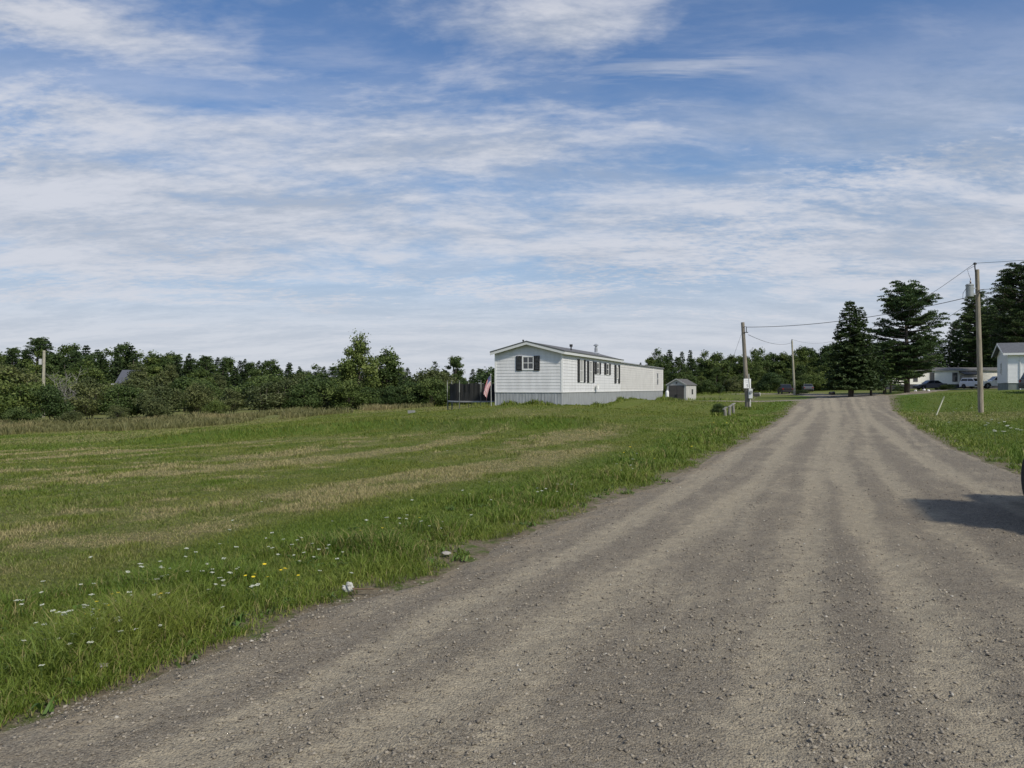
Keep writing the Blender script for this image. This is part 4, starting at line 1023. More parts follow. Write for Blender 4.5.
# ================================================================== VEHICLES
TYRE = mat('tyre_rubber', (.014, .014, .014), .85, bump=.3, bscale=60)
RIM = mat('alloy_rim', (.45, .46, .47), .35, .7)
CGLASS = mat('car_glass', (.012, .014, .016), .05, spec=.6)
def wheel(parent, x, y, r, wd, tread=False, n=28, rim=None):
    b_ = MB(); h = wd / 2
    b_.lathe([(r * .60, -h * .9), (r * .86, -h), (r * .95, -h * .86), (r, -h * .62), (r, h * .62), (r * .95, h * .86), (r * .86, h), (r * .60, h * .9)], (x, y, r), 'y', n)
    if tread:
        for k in range(26):
            a = 2 * math.pi * k / 26
            for s in (-1, 1):
                c = Vector((x + (r + .004) * math.cos(a + s * .06), y + s * h * .42, r + (r + .004) * math.sin(a + s * .06)))
                e1 = Vector((-math.sin(a), 0, math.cos(a))) * .024; e2 = Vector((0, 1, 0)) * h * .36; e3 = Vector((math.cos(a), 0, math.sin(a))) * .010
                vs = [c + e1 * i + e2 * j + e3 * k2 for k2 in (-1, 1) for j in (-1, 1) for i in (-1, 1)]
                b_.add(vs, [(0, 2, 3, 1), (4, 5, 7, 6), (0, 1, 5, 4), (2, 6, 7, 3), (0, 4, 6, 2), (1, 3, 7, 5)])
    w_ = b_.build('wheel', TYRE, parent)
    s = 1 if y > 0 else -1
    b_ = MB(); b_.lathe([(r * .60, 0), (r * .58, s * h * .55), (r * .25, s * h * .7), (r * .10, s * h * .8)], (x, y, r), 'y', n)
    for k in range(5):
        a = 2 * math.pi * k / 5
        b_.tube([(x + r * .1 * math.cos(a), y + s * h * .72, r + r * .1 * math.sin(a)), (x + r * .57 * math.cos(a), y + s * h * .72, r + r * .57 * math.sin(a))], r * .07, 6)
    b_.build('rim', rim or RIM, w_)
    return w_
def vehicle(name, label, cat, loc, rz, paint, kind='sedan', L=4.5, Wd=1.8, Ht=1.45, r=.33):
    t = thing(name, label, cat, loc, rz)
    h = Wd / 2; g = .22
    P = {'sedan': [(-.5, .42), (-.49, .62), (-.47, .66), (-.30, .67), (.16, .64), (.44, .52), (.49, .42)],
         'suv': [(-.5, .42), (-.49, .62), (-.46, .66), (.16, .64), (.44, .58), (.49, .42)],
         'pickup': [(-.5, .42), (-.495, .60), (.20, .62), (.45, .56), (.495, .42)]}[kind]
    lower = [(-.5, .16), (.49, .16)]
    poly = [(a * L, b * Ht) for a, b in ([(-.5, .20)] + P + [(.495, .20)])]
    # cut wheel arches
    wb = .30
    def arch(cx): return [(cx * L + r * 1.18 * math.cos(a), r + r * 1.18 * math.sin(a)) for a in np.linspace(0, math.pi, 9)]
    bottom = [(.495 * L, g)] + [p for p in arch(wb) if p[1] >= g * .9] + [p for p in arch(-wb - .005) if p[1] >= g * .9] + [(-.5 * L, g)]
    poly = [p for p in poly if p[1] > g] + bottom
    b_ = MB(); b_.prism(poly, 'y', -h, h); body = b_.build('body', paint, t, bevel=.035)
    cab = {'sedan': [(-.36, .66), (-.20, .98), (.06, 1.0), (.22, .64)], 'suv': [(-.475, .64), (-.43, .97), (-.38, 1.0), (.04, 1.0), (.17, .64)], 'pickup': [(-.12, .60), (-.09, .98), (.07, 1.0), (.20, .61)]}[kind]
    ci = h * .80
    vs = []
    for s in (-1, 1):
        for i, (a, b) in enumerate(cab): vs.append((a * L, s * (h * .96 if b < .7 else ci), b * Ht))
    n = len(cab)
    b_ = MB(); b_.add(vs, [list(range(n)), [n + i for i in range(n)][::-1]] + [[i, (i + 1) % n, n + (i + 1) % n, n + i] for i in range(n)])
    b_.build('cabin', paint, t, bevel=.03)
    lo, hi = cab[0], cab[-1]; top0 = [c for c in cab if c[1] > .9]
    def sidewin(xa, xb, s):
        def yy(zf): return s * ((h * .96) + ((ci) - h * .96) * (zf - .64) / .34 + .006)
        def xlim(zf, x):
            return x
        z0, z1 = .69, .93
        fr = lambda zf: cab[0][0] + (top0[0][0] - cab[0][0]) * (zf - cab[0][1]) / (top0[0][1] - cab[0][1])
        fb = lambda zf: cab[-1][0] + (top0[-1][0] - cab[-1][0]) * (zf - cab[-1][1]) / (top0[-1][1] - cab[-1][1])
        q = []
        for zf, pick in ((z0, 0), (z0, 1), (z1, 1), (z1, 0)):
            a = max(xa, fr(zf) + .025) if pick == 0 else min(xb, fb(zf) - .025)
            q.append((a * L, yy(zf), zf * Ht))
        b2 = MB(); o2 = [(p[0], p[1] - s * .02, p[2]) for p in q]; b2.add(q + o2, [(0, 1, 2, 3), (4, 5, 6, 7), (0, 1, 5, 4), (1, 2, 6, 5), (2, 3, 7, 6), (3, 0, 4, 7)]); b2.build('side_window', CGLASS, t)
    mid = (cab[0][0] + cab[-1][0]) / 2
    for s in (-1, 1):
        if kind == 'pickup': sidewin(-.5, .5, s)
        else: sidewin(-.5, mid - .008, s); sidewin(mid + .008, .5, s)
    def endglass(p, q, nm, dx):
        (a0, b0), (a1, b1) = p, q; k0, k1 = .14, .90
        A = (a0 + (a1 - a0) * k0, b0 + (b1 - b0) * k0); B = (a0 + (a1 - a0) * k1, b0 + (b1 - b0) * k1)
        y0, y1 = h * .86, ci * .90
        f_ = [(A[0] * L + dx, -y0, A[1] * Ht), (A[0] * L + dx, y0, A[1] * Ht), (B[0] * L + dx, y1, B[1] * Ht), (B[0] * L + dx, -y1, B[1] * Ht)]
        k_ = [(v[0] - dx * 3, v[1], v[2] - .0) for v in f_]
        b2 = MB(); b2.add(f_ + k_, [(0, 1, 2, 3), (4, 5, 6, 7), (0, 1, 5, 4), (1, 2, 6, 5), (2, 3, 7, 6), (3, 0, 4, 7)]); b2.build(nm, CGLASS, t)
    endglass(cab[-1], top0[-1], 'windscreen', .012); endglass(cab[0], top0[0], 'rear_window', -.012)
    for s in (-1, 1):
        for xx_ in (wb, -wb - .005): wheel(t, xx_ * L, s * (h - .10), r, .20)
        b2 = MB(); b2.box(.465 * L, .495 * L + .012, min(s * h * .55, s * h * .92), max(s * h * .55, s * h * .92), .44 * Ht, .51 * Ht); b2.build('headlight', mat('lamp_glass', (.6, .6, .58), .15), t)
        b2 = MB(); b2.box(-.5 * L - .012, -.49 * L, min(s * h * .70, s * h * .95), max(s * h * .70, s * h * .95), .46 * Ht, .58 * Ht); b2.build('tail_light', mat('red_lamp', (.25, .012, .012), .25), t)
        b2 = MB(); b2.box(.15 * L, .15 * L + .12, min(s * h * 1.0, s * h * 1.14), max(s * h * 1.0, s * h * 1.14), .66 * Ht, .75 * Ht); b2.build('mirror', paint, t)
    b2 = MB(); b2.box(.49 * L, .51 * L, -h * .92, h * .92, .2 * Ht, .36 * Ht); b2.build('bumper', BLACKM, t, bevel=.02)
    b2 = MB(); b2.box(-.515 * L, -.495 * L, -h * .92, h * .92, .2 * Ht, .36 * Ht); b2.build('bumper', BLACKM, t, bevel=.02)
    return t
WPAINT = mat('white_car_paint', (.80, .80, .80), .25); DPAINT = mat('dark_grey_paint', (.045, .047, .06), .3); BPAINT = mat('black_car_paint', (.012, .012, .014), .25); MAROON = mat('dark_maroon_paint', (.018, .014, .015), .35); SILVER = mat('silver_paint', (.12, .125, .13), .4, .3)
def put(px, D): x, y = at(px, D), D; return (x, y, H(x, y) + .02)
vehicle('parked_suv', 'small white SUV parked before the porch, just left of the transformer pole', 'SUV', put(975, 116), R(-72), WPAINT, 'suv', 4.0, 1.75, 1.62)
vehicle('parked_pickup', 'white pickup truck half hidden by the corner of the white house', 'pickup truck', put(997.5, 112), R(168), WPAINT, 'pickup', 5.3, 1.95, 1.80, .40)
vehicle('parked_sedan', 'dark grey sedan parked in front of the far cream mobile home', 'car', put(930, 118), R(176), DPAINT, 'sedan', 4.4, 1.8, 1.45)
vehicle('parked_car', 'black SUV cut off by the right photo edge in front of the white house', 'SUV', put(1054, 60), R(-4), BPAINT, 'suv', 4.3, 1.8, 1.55)
vehicle('parked_truck', 'dark pickup truck parked end-on on the grass left of the slim far pole', 'pickup truck', put(785.5, 128), R(80), MAROON, 'pickup', 4.9, 1.9, 1.6, .36)
vehicle('grey_car', 'small grey car parked at the wood edge right of the slim far pole', 'car', put(807.5, 140), R(75), SILVER, 'sedan', 4.0, 1.7, 1.4)
vehicle('parked_van', 'white van glimpsed beneath the dark spruce and pine branches', 'van', put(857, 146), R(95), WPAINT, 'suv', 4.6, 1.9, 1.95)

# ---- near off-road vehicle: only its front tyre and its shadow enter the picture
JP = mat('black_jeep_paint', (.010, .010, .011), .35); CANV = mat('black_canvas', (.012, .012, .012), .9)
yaw = R(20); fw = Vector((math.sin(yaw), math.cos(yaw), 0))
jt = thing('off_road_vehicle', 'black off-road vehicle on the gravel, only its tyre showing at the right photo edge', 'off-road vehicle', (7.40, 8.93, .02), R(90) - yaw)
for s in (1, -1):
    for xx_ in (1.21, -1.21): wheel(jt, xx_, s * .80, .36, .25, True, 40, BLACKM)
b_ = MB(); b_.prism([(-1.85, .48), (-1.85, 1.02), (-.1, 1.05), (.45, 1.05), (.45, .50), (.1, .42), (-.72, .42), (-.72, .78), (-1.70, .78), (-1.72, .48)], 'y', -.74, .74); b_.build('tub', JP, jt, bevel=.02)
b_ = MB(); b_.prism([(.451, .55), (.451, 1.10), (1.62, 1.02), (1.66, .98), (1.66, .60), (1.60, .55)], 'y', -.50, .50); b_.build('hood', JP, jt, bevel=.03)
for s in (1, -1):
    b_ = MB(); b_.prism([(.62, .50), (.72, .78), (.86, .86), (1.56, .86), (1.66, .74), (1.62, .73), (1.54, .81), (.88, .81), (.78, .74), (.70, .50)], 'y', min(s * .501, s * .76), max(s * .501, s * .76)); b_.build('fender', JP, jt)
    b_ = MB(); b_.lathe([(.09, 1.661), (.09, 1.69), (.06, 1.70)], (0, s * .30, .86), 'x', 16); b_.build('headlight', mat('lamp_glass', (.6, .6, .58)), jt)
    b_ = MB(); b_.tube([(.48, s * .68, 1.05), (.28, s * .66, 1.78)], .03, 8); b_.tube([(-.35, s * .66, 1.05), (-.35, s * .64, 1.78)], .03, 8); b_.tube([(-1.75, s * .66, 1.03), (-1.62, s * .64, 1.78)], .03, 8); b_.build('roll_bar', JP, jt)
    b_ = MB(); b_.box(-.30, .38, min(s * .741, s * .76), max(s * .741, s * .76), .50, 1.04); b_.build('door', JP, jt)
    b_ = MB(); b_.prism([(-1.70, 1.06), (-.40, 1.06), (-.40, 1.74), (-1.60, 1.74)], 'y', min(s * .655, s * .675), max(s * .655, s * .675)); b_.build('canvas_panel', CANV, jt)
    b_ = MB(); b_.box(-1.885, -1.851, min(s * .56, s * .70), max(s * .56, s * .70), .74, .94); b_.build('tail_light', mat('red_lamp', (.25, .012, .012), .25), jt)
b_ = MB(); b_.prism([(.47, 1.12), (.30, 1.72), (.33, 1.73), (.50, 1.13)], 'y', -.62, .62); b_.build('windscreen', CGLASS, jt)
b_ = MB(); b_.prism([(.34, 1.78), (.34, 1.84), (-1.60, 1.86), (-1.75, 1.80), (-1.72, 1.75)], 'y', -.70, .70); b_.build('soft_top', CANV, jt, bevel=.02)
b_ = MB(); b_.prism([(-1.76, 1.05), (-1.65, 1.76), (-1.63, 1.76), (-1.74, 1.05)], 'y', -.60, .60); b_.build('rear_window', CGLASS, jt)
b_ = MB(); b_.box(1.70, 1.80, -.62, .62, .46, .60); b_.build('bumper', BLACKM, jt, bevel=.01)
b_ = MB(); b_.box(-1.95, -1.86, -.70, .70, .46, .58); b_.build('bumper', BLACKM, jt, bevel=.01)
b_ = MB(); b_.lathe([(.20, -2.10), (.34, -2.10), (.36, -2.05), (.36, -1.92), (.34, -1.87), (.2, -1.87)], (0, 0, .95), 'x', 28); b_.build('spare_wheel', TYRE, jt)
b_ = MB(); b_.box(-1.7, 1.6, -.35, .35, .34, .46); b_.tube([(1.21, -.7, .36), (1.21, .7, .36)], .05, 8); b_.tube([(-1.21, -.7, .36), (-1.21, .7, .36)], .05, 8); b_.build('chassis', BLACKM, jt)

# ---- small things
x0, y0 = at(831.5, 108), 108.0
bn = thing('rubbish_bin', 'small black bin lying by the lane beyond the road end', 'bin', (x0, y0, H(x0, y0) + .2), R(20))
b_ = MB(); b_.lathe([(.17, -.34), (.20, -.33), (.24, .30), (.26, .32), (.26, .36), (.22, .36)], (0, 0, .08), 'x', 16); b_.build('bin_body', BLACKM, bn)
b_ = MB(); b_.lathe([(.27, .37), (.27, .41), (.10, .45)], (0, 0, .08), 'x', 16); b_.build('lid', BLACKM, bn)
BAG = mat('white_plastic', (.72, .72, .72), .5)
def lump(name, label, cat, loc, sx, sy, sz, m, seed, sub=3, amp=.25):
    bm = bmesh.new(); bmesh.ops.create_icosphere(bm, subdivisions=sub, radius=1)
    g = np.random.default_rng(seed); o3 = g.uniform(0, 50, 3)
    for v in bm.verts:
        n_ = vnoise(np.array([v.co.x * 1.7 + o3[0] + v.co.z]), np.array([v.co.y * 1.7 + o3[1] - v.co.z * .7]), seed)[0] + .5 * vnoise(np.array([v.co.x * 4 + o3[2]]), np.array([v.co.y * 4 + v.co.z * 4]), seed)[0]
        v.co *= 1 + amp * (n_ - .75) * 2
        v.co.x *= sx; v.co.y *= sy; v.co.z = max(v.co.z * sz, -sz * .55) + sz * .5
    me = bpy.data.meshes.new(name); bm.to_mesh(me); bm.free(); me.materials.append(m)
    o = bpy.data.objects.new(name, me); COL.objects.link(o); o.location = loc
    return tag(o, label, cat)
for i, (px, D, lab) in enumerate([(915.5, 108, 'white plastic bag on grass beneath the big pine'), (924, 112, 'white plastic sack lying just left of the dark grey sedan'), (928.5, 106, 'small white sack on the grass in front of the dark grey sedan')]):
    p = put(px, D); lump('plastic_sack', lab, 'sack', p, .20, .16, .17, BAG, 70 + i)
# crumpled white paper with a dry stick at the verge
x0, y0 = at(348, 6.0), 6.0
lump('crumpled_paper', 'crumpled white paper scrap at the grass edge of the gravel road', 'litter', (x0, y0, .02), .030, .024, .040, mat('dirty_paper', (.46, .46, .42), .8, var=.2, vscale=30), 91, 4, .75)
b_ = MB(); b_.tube([(.04, -.02, .045), (.10, .0, .035), (.16, -.01, .04), (.24, .02, .03)], [.006, .007, .005, .003], 6); b_.tube([(.05, -.01, .04), (.07, -.06, .02), (.09, -.10, .012)], [.005, .004, .002], 6)
st_ = b_.build('dry_stick', mat('dry_twig', (.13, .085, .05), .9)); st_.location = (x0, y0, .0); tag(st_, 'thin brown forked stick beside the white paper scrap', 'stick')
for i, (px, D, s, lab) in enumerate([(447, 7.3, .05, 'pale flat stone on the left gravel edge'), (104, 4.35, .035, 'whitish stone lying in the grass nearest the camera')]):
    x0, y0 = at(px, D), D; lump('edge_stone', lab, 'stone', (x0, y0, .03), s, s * .7, s * .35, mat('pale_stone', (.30, .28, .25), .8, var=.2), 120 + i, 2, .3)
# ---- wild flowers on the verges (each one a thing)
GRN = mat('flower_stem', (.07, .12, .03), .7)
def flower_proto(kind):
    b_ = MB(); g = random.Random(3 if kind == 'w' else 9); hh_ = .25
    b_.tube([(0, 0, 0), (.012, .005, hh_ * .5), (.02, 0, hh_)], [.0028, .0024, .002], 5, mi=0)
    if kind == 'w':
        for i in range(16):
            a, q = g.uniform(0, 6.28), .030 * math.sqrt(g.random()); c = (.02 + q * math.cos(a), q * math.sin(a), hh_ + .012 + g.uniform(-.004, .004))
            b_.lathe([(.002, -.004), (.0075, 0), (.006, .003), (.001, .004)], c, 'z', 6, mi=1)
            if i < 5: b_.tube([(.02, 0, hh_ - .03), c], .0012, 4, mi=0)
    else:
        n = 14
        for i in range(n):
            a = 6.283 * i / n; c, s_ = math.cos(a), math.sin(a); p = Vector((.02, 0, hh_))
            v = [p + Vector((c * .003 - s_ * .003, s_ * .003 + c * .003, .002)), p + Vector((c * .003 + s_ * .003, s_ * .003 - c * .003, .002)), p + Vector((c * .02 + s_ * .0035, s_ * .02 - c * .0035, .007)), p + Vector((c * .02 - s_ * .0035, s_ * .02 + c * .0035, .007))]
            b_.add(v, [(0, 1, 2, 3)], mi=1)
        b_.lathe([(.006, 0), (.006, .006), (.002, .009)], (.02, 0, hh_), 'z', 8, mi=1)
    petal = mat('white_petal', (.50, .52, .42), .7) if kind == 'w' else mat('yellow_petal', (.72, .55, .02), .6)
    return b_.build('wildflower', [GRN, petal], fixn=False)
fw_, fy2 = flower_proto('w'), flower_proto('y')
g = np.random.default_rng(141); first = {'w': True, 'y': True}
def put_flower(kind, x, y, sc, label, group):
    src = fw_ if kind == 'w' else fy2
    if first[kind]: o = src; first[kind] = False
    else: o = src.copy(); COL.objects.link(o)
    sc *= .47 + .012 * min(y, 20)
    o.location = (x, y, H(x, y)); o.rotation_euler = (g.uniform(-.2, .2), g.uniform(-.2, .2), g.uniform(0, 6.28)); o.scale = (sc, sc, sc * g.uniform(.8, 1.15))
    tag(o, label, 'flower', group)
for (cx, cy, n, spx, spy, k, s) in [(110, 625, 46, 70, 26, 'w', .95), (45, 655, 18, 40, 25, 'w', .9), (200, 590, 32, 60, 22, 'w', 1), (300, 560, 22, 60, 20, 'w', .9), (400, 530, 14, 60, 16, 'w', .9), (520, 500, 10, 60, 14, 'w', 1.0), (620, 470, 6, 50, 10, 'w', 1.1),
                                    (92, 630, 4, 16, 4, 'y', 1.3), (112, 618, 2, 8, 4, 'y', 1.2), (160, 616, 2, 5, 3, 'y', 1.2), (262, 598, 6, 25, 8, 'y', 1.3), (282, 590, 3, 8, 4, 'y', 1.2), (360, 545, 4, 50, 10, 'y', 1.3), (650, 460, 6, 60, 10, 'y', 1.7), (720, 432, 5, 30, 6, 'y', 2.0)]:
    for _ in range(n):
        for _try in range(12):
            px, py = cx + g.normal(0, spx * .6), cy + g.normal(0, spy * .6)
            D = EYE * F / (py - HOR); x0 = at(px, D)
            if float(road_dist(np.array([x0]), np.array([D]))[0]) > .25: break
        else: continue
        if k == 'w': put_flower('w', x0, D, s * g.uniform(.75, 1.2), 'small flat white yarrow flower in the left verge', 'white flowers of the left verge')
        else: put_flower('y', x0, D, s * g.uniform(.8, 1.1), 'small yellow daisy-like flower in the left verge', 'yellow flowers of the left verge')
for (px, py) in [(1000, 437), (1004, 435), (990, 441), (1008, 444), (1016, 447), (985, 437), (996, 447), (1002, 450), (1012, 440), (1020, 445)]:
    D = EYE * F / (py - HOR) * 1.02; x0 = at(px, D); put_flower('w', x0, D, 2.3 * g.uniform(.8, 1.1), 'tall white umbel flower on the right lawn near the gravel', 'white umbels on the right lawn')
for _ in range(18):
    px, py = g.uniform(905, 1000), g.uniform(412, 450); D = EYE * F / (py - HOR); x0 = at(px, D)
    if float(road_dist(np.array([x0]), np.array([D]))[0]) > .4: put_flower('w', x0, D, 1.9 * g.uniform(.8, 1.1), 'low white daisy scattered on the right lawn', 'daisies on the right lawn')
for (px, py) in [(235, 534), (262, 512), (228, 545), (447, 456), (470, 505), (120, 447)]:
    D = EYE * F / (py - HOR); x0 = at(px, D); put_flower('w', x0, D, .9, 'lone white flower standing in the mown left lawn', 'lone flowers in the left lawn')
# ================================================================== TREES
BARK = mat('grey_bark', (.10, .085, .07), .95, var=.35, vscale=5, bump=.6, stretch=(4, 4, 1))
L_DEC = leafmat('broadleaf_green', (.044, .074, .018), (.090, .132, .034), (.155, .200, .062))
L_OLV = leafmat('olive_leaves', (.062, .082, .030), (.118, .142, .054), (.190, .210, .100))
L_DRK = leafmat('dark_leaves', (.028, .052, .015), (.058, .096, .028), (.100, .145, .048))
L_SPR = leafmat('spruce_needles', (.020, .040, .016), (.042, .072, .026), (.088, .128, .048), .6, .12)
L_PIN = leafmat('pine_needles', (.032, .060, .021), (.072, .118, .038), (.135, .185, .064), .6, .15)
def cards(C, N, S, asp=1.0, g=None):
    """quads at centres C with normals N and sizes S"""
    k = len(C)
    N = N / (np.linalg.norm(N, axis=1, keepdims=True) + 1e-9)
    r = g.normal(size=(k, 3)); U = np.cross(N, r); U /= (np.linalg.norm(U, axis=1, keepdims=True) + 1e-9); W_ = np.cross(N, U)
    a = S[:, None] * .5; b = a * asp
    V = np.stack([C - U * a, C + W_ * b * .8 , C + U * a, C - W_ * b * .8], 1) + g.normal(0, .04, (k, 4, 3)) * S[:, None, None]
    F4 = (np.arange(k) * 4)[:, None] + np.arange(4)
    return V.reshape(-1, 3), F4
def broadleaf(name, label, cat, Ht, Rd, leaves, lm, seed, base=.18, ncl=34, leaf=.22, irregular=.35, stems=1, group=None, squash=1.0, peak=.35):
    g = np.random.default_rng(seed)
    t = thing(name, label, cat, (0, 0, -50), 0, group)
    b_ = MB(); cl = []
    zc = Ht * (base + (1 - base) * .5); rz_ = Ht * (1 - base) * .5
    for i in range(ncl):
        v = g.normal(size=3); v /= np.linalg.norm(v); q = g.uniform(.35, 1.0) ** .6
        prof = 1 - peak * max(0, v[2]) 
        c = np.array([v[0] * Rd * q * prof, v[1] * Rd * q * prof, zc + v[2] * rz_ * q * .92]) * (1 + irregular * g.normal(0, .22))
        c[2] = min(max(c[2], Ht * base * .9 + .2), Ht * .97)
        cl.append((c, Rd * g.uniform(.30, .52)))
    for s in range(stems):
        a = 2 * math.pi * s / stems + .4; o = (0 if stems == 1 else .3)
        b_.tube([(o * math.cos(a), o * math.sin(a), -.3), (o * 1.4 * math.cos(a), o * 1.4 * math.sin(a), Ht * .25), (g.normal(0, .15) + o * 2 * math.cos(a), g.normal(0, .15) + o * 2 * math.sin(a), Ht * .55), (o * 2.4 * math.cos(a), o * 2.4 * math.sin(a), Ht * .85)], [Ht * .020 / stems ** .4, Ht * .017 / stems ** .4, Ht * .011 / stems ** .4, .02], 7)
    for c, q in cl[:14]:
        z0 = max(.15 * Ht, c[2] * .55); b_.tube([(0, 0, z0), (c[0] * .5, c[1] * .5, (z0 + c[2]) / 2 + .1), tuple(c)], [Ht * .008, Ht * .005, .012], 5)
    b_.build('trunk', BARK, t, smooth=True)
    per = leaves // ncl; C, N, T = [], [], []
    for c, q in cl:
        v = g.normal(size=(per, 3)); v /= np.linalg.norm(v, axis=1, keepdims=True); rr_ = g.random(per) ** .55
        p = v * rr_[:, None] * q * np.array([1, 1, .72 * squash]) * (1 + .35 * g.normal(size=(per, 1)) * .4) + c
        C.append(p); N.append(v * .6 + g.normal(size=(per, 3)) * .6 + np.array([0, 0, .4])); T.append(np.clip(.45 + .22 * g.normal() + .18 * g.normal(size=per), 0, 1))
    C, N, T = np.concatenate(C), np.concatenate(N), np.concatenate(T); C[:, 2] = np.maximum(C[:, 2], .05)
    V, Q = cards(C, N, leaf * g.uniform(.6, 1.4, len(C)), .8, g)
    np_obj('crown', V, Q, lm, {'tint': np.repeat(T, 4)}, t)
    return t
def spruce(name, label, Ht, Rd, seed, lm=None, dens=1.0, double=False, group=None, base=.04, cat='spruce tree', size=1.0):
    g = np.random.default_rng(seed); t = thing(name, label, cat, (0, 0, -50), 0, group)
    C, N, S, T = [], [], [], []; b_ = MB()
    axes = [(0, 0, Ht, 1.0)] + ([(Rd * .42, .2, Ht * .93, .8)] if double else [])
    for ax, ay, hh_, rs in axes:
        b_.tube([(ax * .2, ay, -.3), (ax * .6, ay, hh_ * .4), (ax, ay, hh_ * .75), (ax, ay, hh_ * .985)], [hh_ * .020, hh_ * .014, hh_ * .007, .015], 8)
        z = hh_ * base
        while z < hh_ * .985:
            f_ = z / hh_; rad = Rd * rs * (1 - f_) ** .58 * (1 if f_ > .12 else .8 + f_ * 1.6)
            nb = max(6, int(10 * dens * (1 - .30 * f_)))
            for k in range(nb):
                a = g.uniform(0, 6.283); ln = rad * g.uniform(.62, 1.12) + .18
                m_ = max(7, int(ln * 13 * dens))
                s = np.sqrt(g.uniform(.02, 1, m_)); dz = -.28 * ln * s ** 1.2 + .16 * ln * s ** 3
                w_ = (1 - s * .75) * ln * .28
                off = g.uniform(-1, 1, m_) * w_
                x = ax + np.cos(a) * s * ln - np.sin(a) * off; y = ay + np.sin(a) * s * ln + np.cos(a) * off
                C.append(np.stack([x, y, z + dz + g.normal(0, .05, m_)], 1)); N.append(np.stack([g.normal(0, .5, m_), g.normal(0, .5, m_), np.ones(m_) * .7], 1))
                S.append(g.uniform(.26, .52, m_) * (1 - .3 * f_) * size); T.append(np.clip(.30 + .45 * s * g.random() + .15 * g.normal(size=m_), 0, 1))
                if k % 3 == 0 and ln > .8: b_.tube([(ax, ay, z), (ax + math.cos(a) * ln * .8, ay + math.sin(a) * ln * .8, z - .16 * ln)], [.03, .01], 4)
            z += .30 * g.uniform(.8, 1.25) / dens ** .5
    b_.build('trunk', BARK, t, smooth=True)
    C, N, S, T = map(np.concatenate, (C, N, S, T)); V, Q = cards(C, N, S, .55, g); V[:, 2] = np.maximum(V[:, 2], .03)
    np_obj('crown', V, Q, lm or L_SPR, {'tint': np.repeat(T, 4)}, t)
    return t
def pine(name, label, Ht, Rd, seed, lm=None, base=.28, group=None, cat='pine tree', top=.62, whorl=.50, nb_=(5, 8), tuft=190):
    g = np.random.default_rng(seed); t = thing(name, label, cat, (0, 0, -50), 0, group)
    b_ = MB(); C, N, S, T = [], [], [], []
    b_.tube([(0, 0, -.3), (.05, 0, Ht * .3), (-.05, .05, Ht * .6), (.03, 0, Ht * .97)], [Ht * .026, Ht * .021, Ht * .013, .03], 10)
    z = Ht * base
    while z < Ht * .97:
        f_ = (z / Ht - base) / (1 - base)
        env = (math.sin(math.pi * min(1, (f_ + .12) * .62 + .16)) ** .8) * (1 - max(0, f_ - top) / (1 - top) * .45) * (.82 + .18 * min(1, f_ * 4))
        for k in range(g.integers(*nb_)):
            a = g.uniform(0, 6.283); ln = Rd * env * g.uniform(.45, 1.10); rise = ln * (g.uniform(-.05, .12) + .45 * f_)
            tip = np.array([math.cos(a) * ln, math.sin(a) * ln, z + rise]); mid = np.array([math.cos(a) * ln * .55, math.sin(a) * ln * .55, z + rise * .30])
            b_.tube([(0, 0, z), tuple(mid), tuple(tip)], [Ht * .0065, Ht * .004, .012], 5)
            nt = max(3, int(ln * 2.6))
            for j in range(nt):
                s = g.uniform(.30, 1.0) if j else 1.0
                p = (mid * (1 - (s - .5) * 2) + tip * ((s - .5) * 2)) if s > .5 else np.array([0, 0, z]) * (1 - s * 2) + mid * (s * 2)
                sd = g.normal(0, .22 * ln * .5); p = p + np.array([-math.sin(a) * sd, math.cos(a) * sd, .10 + .1 * g.random()])
                q = g.uniform(.38, .72); m_ = int(tuft * q * .55)
                v = g.normal(size=(m_, 3)); v /= np.linalg.norm(v, axis=1, keepdims=True); v[:, 2] = np.abs(v[:, 2]) * .9 - .25
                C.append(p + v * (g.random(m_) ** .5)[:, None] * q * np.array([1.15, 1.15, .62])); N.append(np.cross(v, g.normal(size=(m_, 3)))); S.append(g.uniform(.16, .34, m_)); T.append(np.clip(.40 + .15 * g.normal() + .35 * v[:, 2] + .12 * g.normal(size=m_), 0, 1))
        z += whorl * g.uniform(.6, 1.3)
    b_.build('trunk', BARK, t, smooth=True)
    C, N, S, T = map(np.concatenate, (C, N, S, T)); V, Q = cards(C, N, S, .5, g); V[:, 2] = np.maximum(V[:, 2], .05)
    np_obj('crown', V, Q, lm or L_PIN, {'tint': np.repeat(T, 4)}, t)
    return t
def place(o, px, D, rz=0, scale=None, ztop=None, hgt=None, dz=0.0):
    x, y = at(px, D), D; z = H(x, y) + dz
    o.location = (x, y, z); o.rotation_euler = (0, 0, rz)
    if scale: o.scale = (scale,) * 3 if not isinstance(scale, tuple) else scale
    return o
rnd = random.Random(17)
# --- prominent trees at the road end
def fit(o, px, D, topy, h0, wf=1.0, rz=0.0):
    x, y = at(px, D), D; z = H(x, y); s = (zat(topy, D) - z) / h0
    return place(o, px, D, rz, (s * wf, s * wf, s))
fit(spruce('spruce_tree', 'dark twin-topped spruce at the road end', 12, 3.1, 3, None, 1.5, True, base=.12), 850, 97, 299, 12, 1.0, R(0))
fit(pine('pine_tree', 'tall spreading pine right of the twin-topped spruce at the road end', 14, 4.4, 9, base=.13), 907, 104, 284, 14, 1.0, R(40))
fit(spruce('spruce_tree', 'low bushy spruce between the twin-topped spruce and the tall pine', 6.5, 2.4, 21, L_PIN, 1.1, base=.22), 884, 103, 342, 6.5, 1.15)
fit(spruce('spruce_tree', 'drooping young spruce close right of the twin-topped spruce', 7, 2.2, 22, L_SPR, 1.1, base=.20), 871, 99, 335, 7, 1.1)
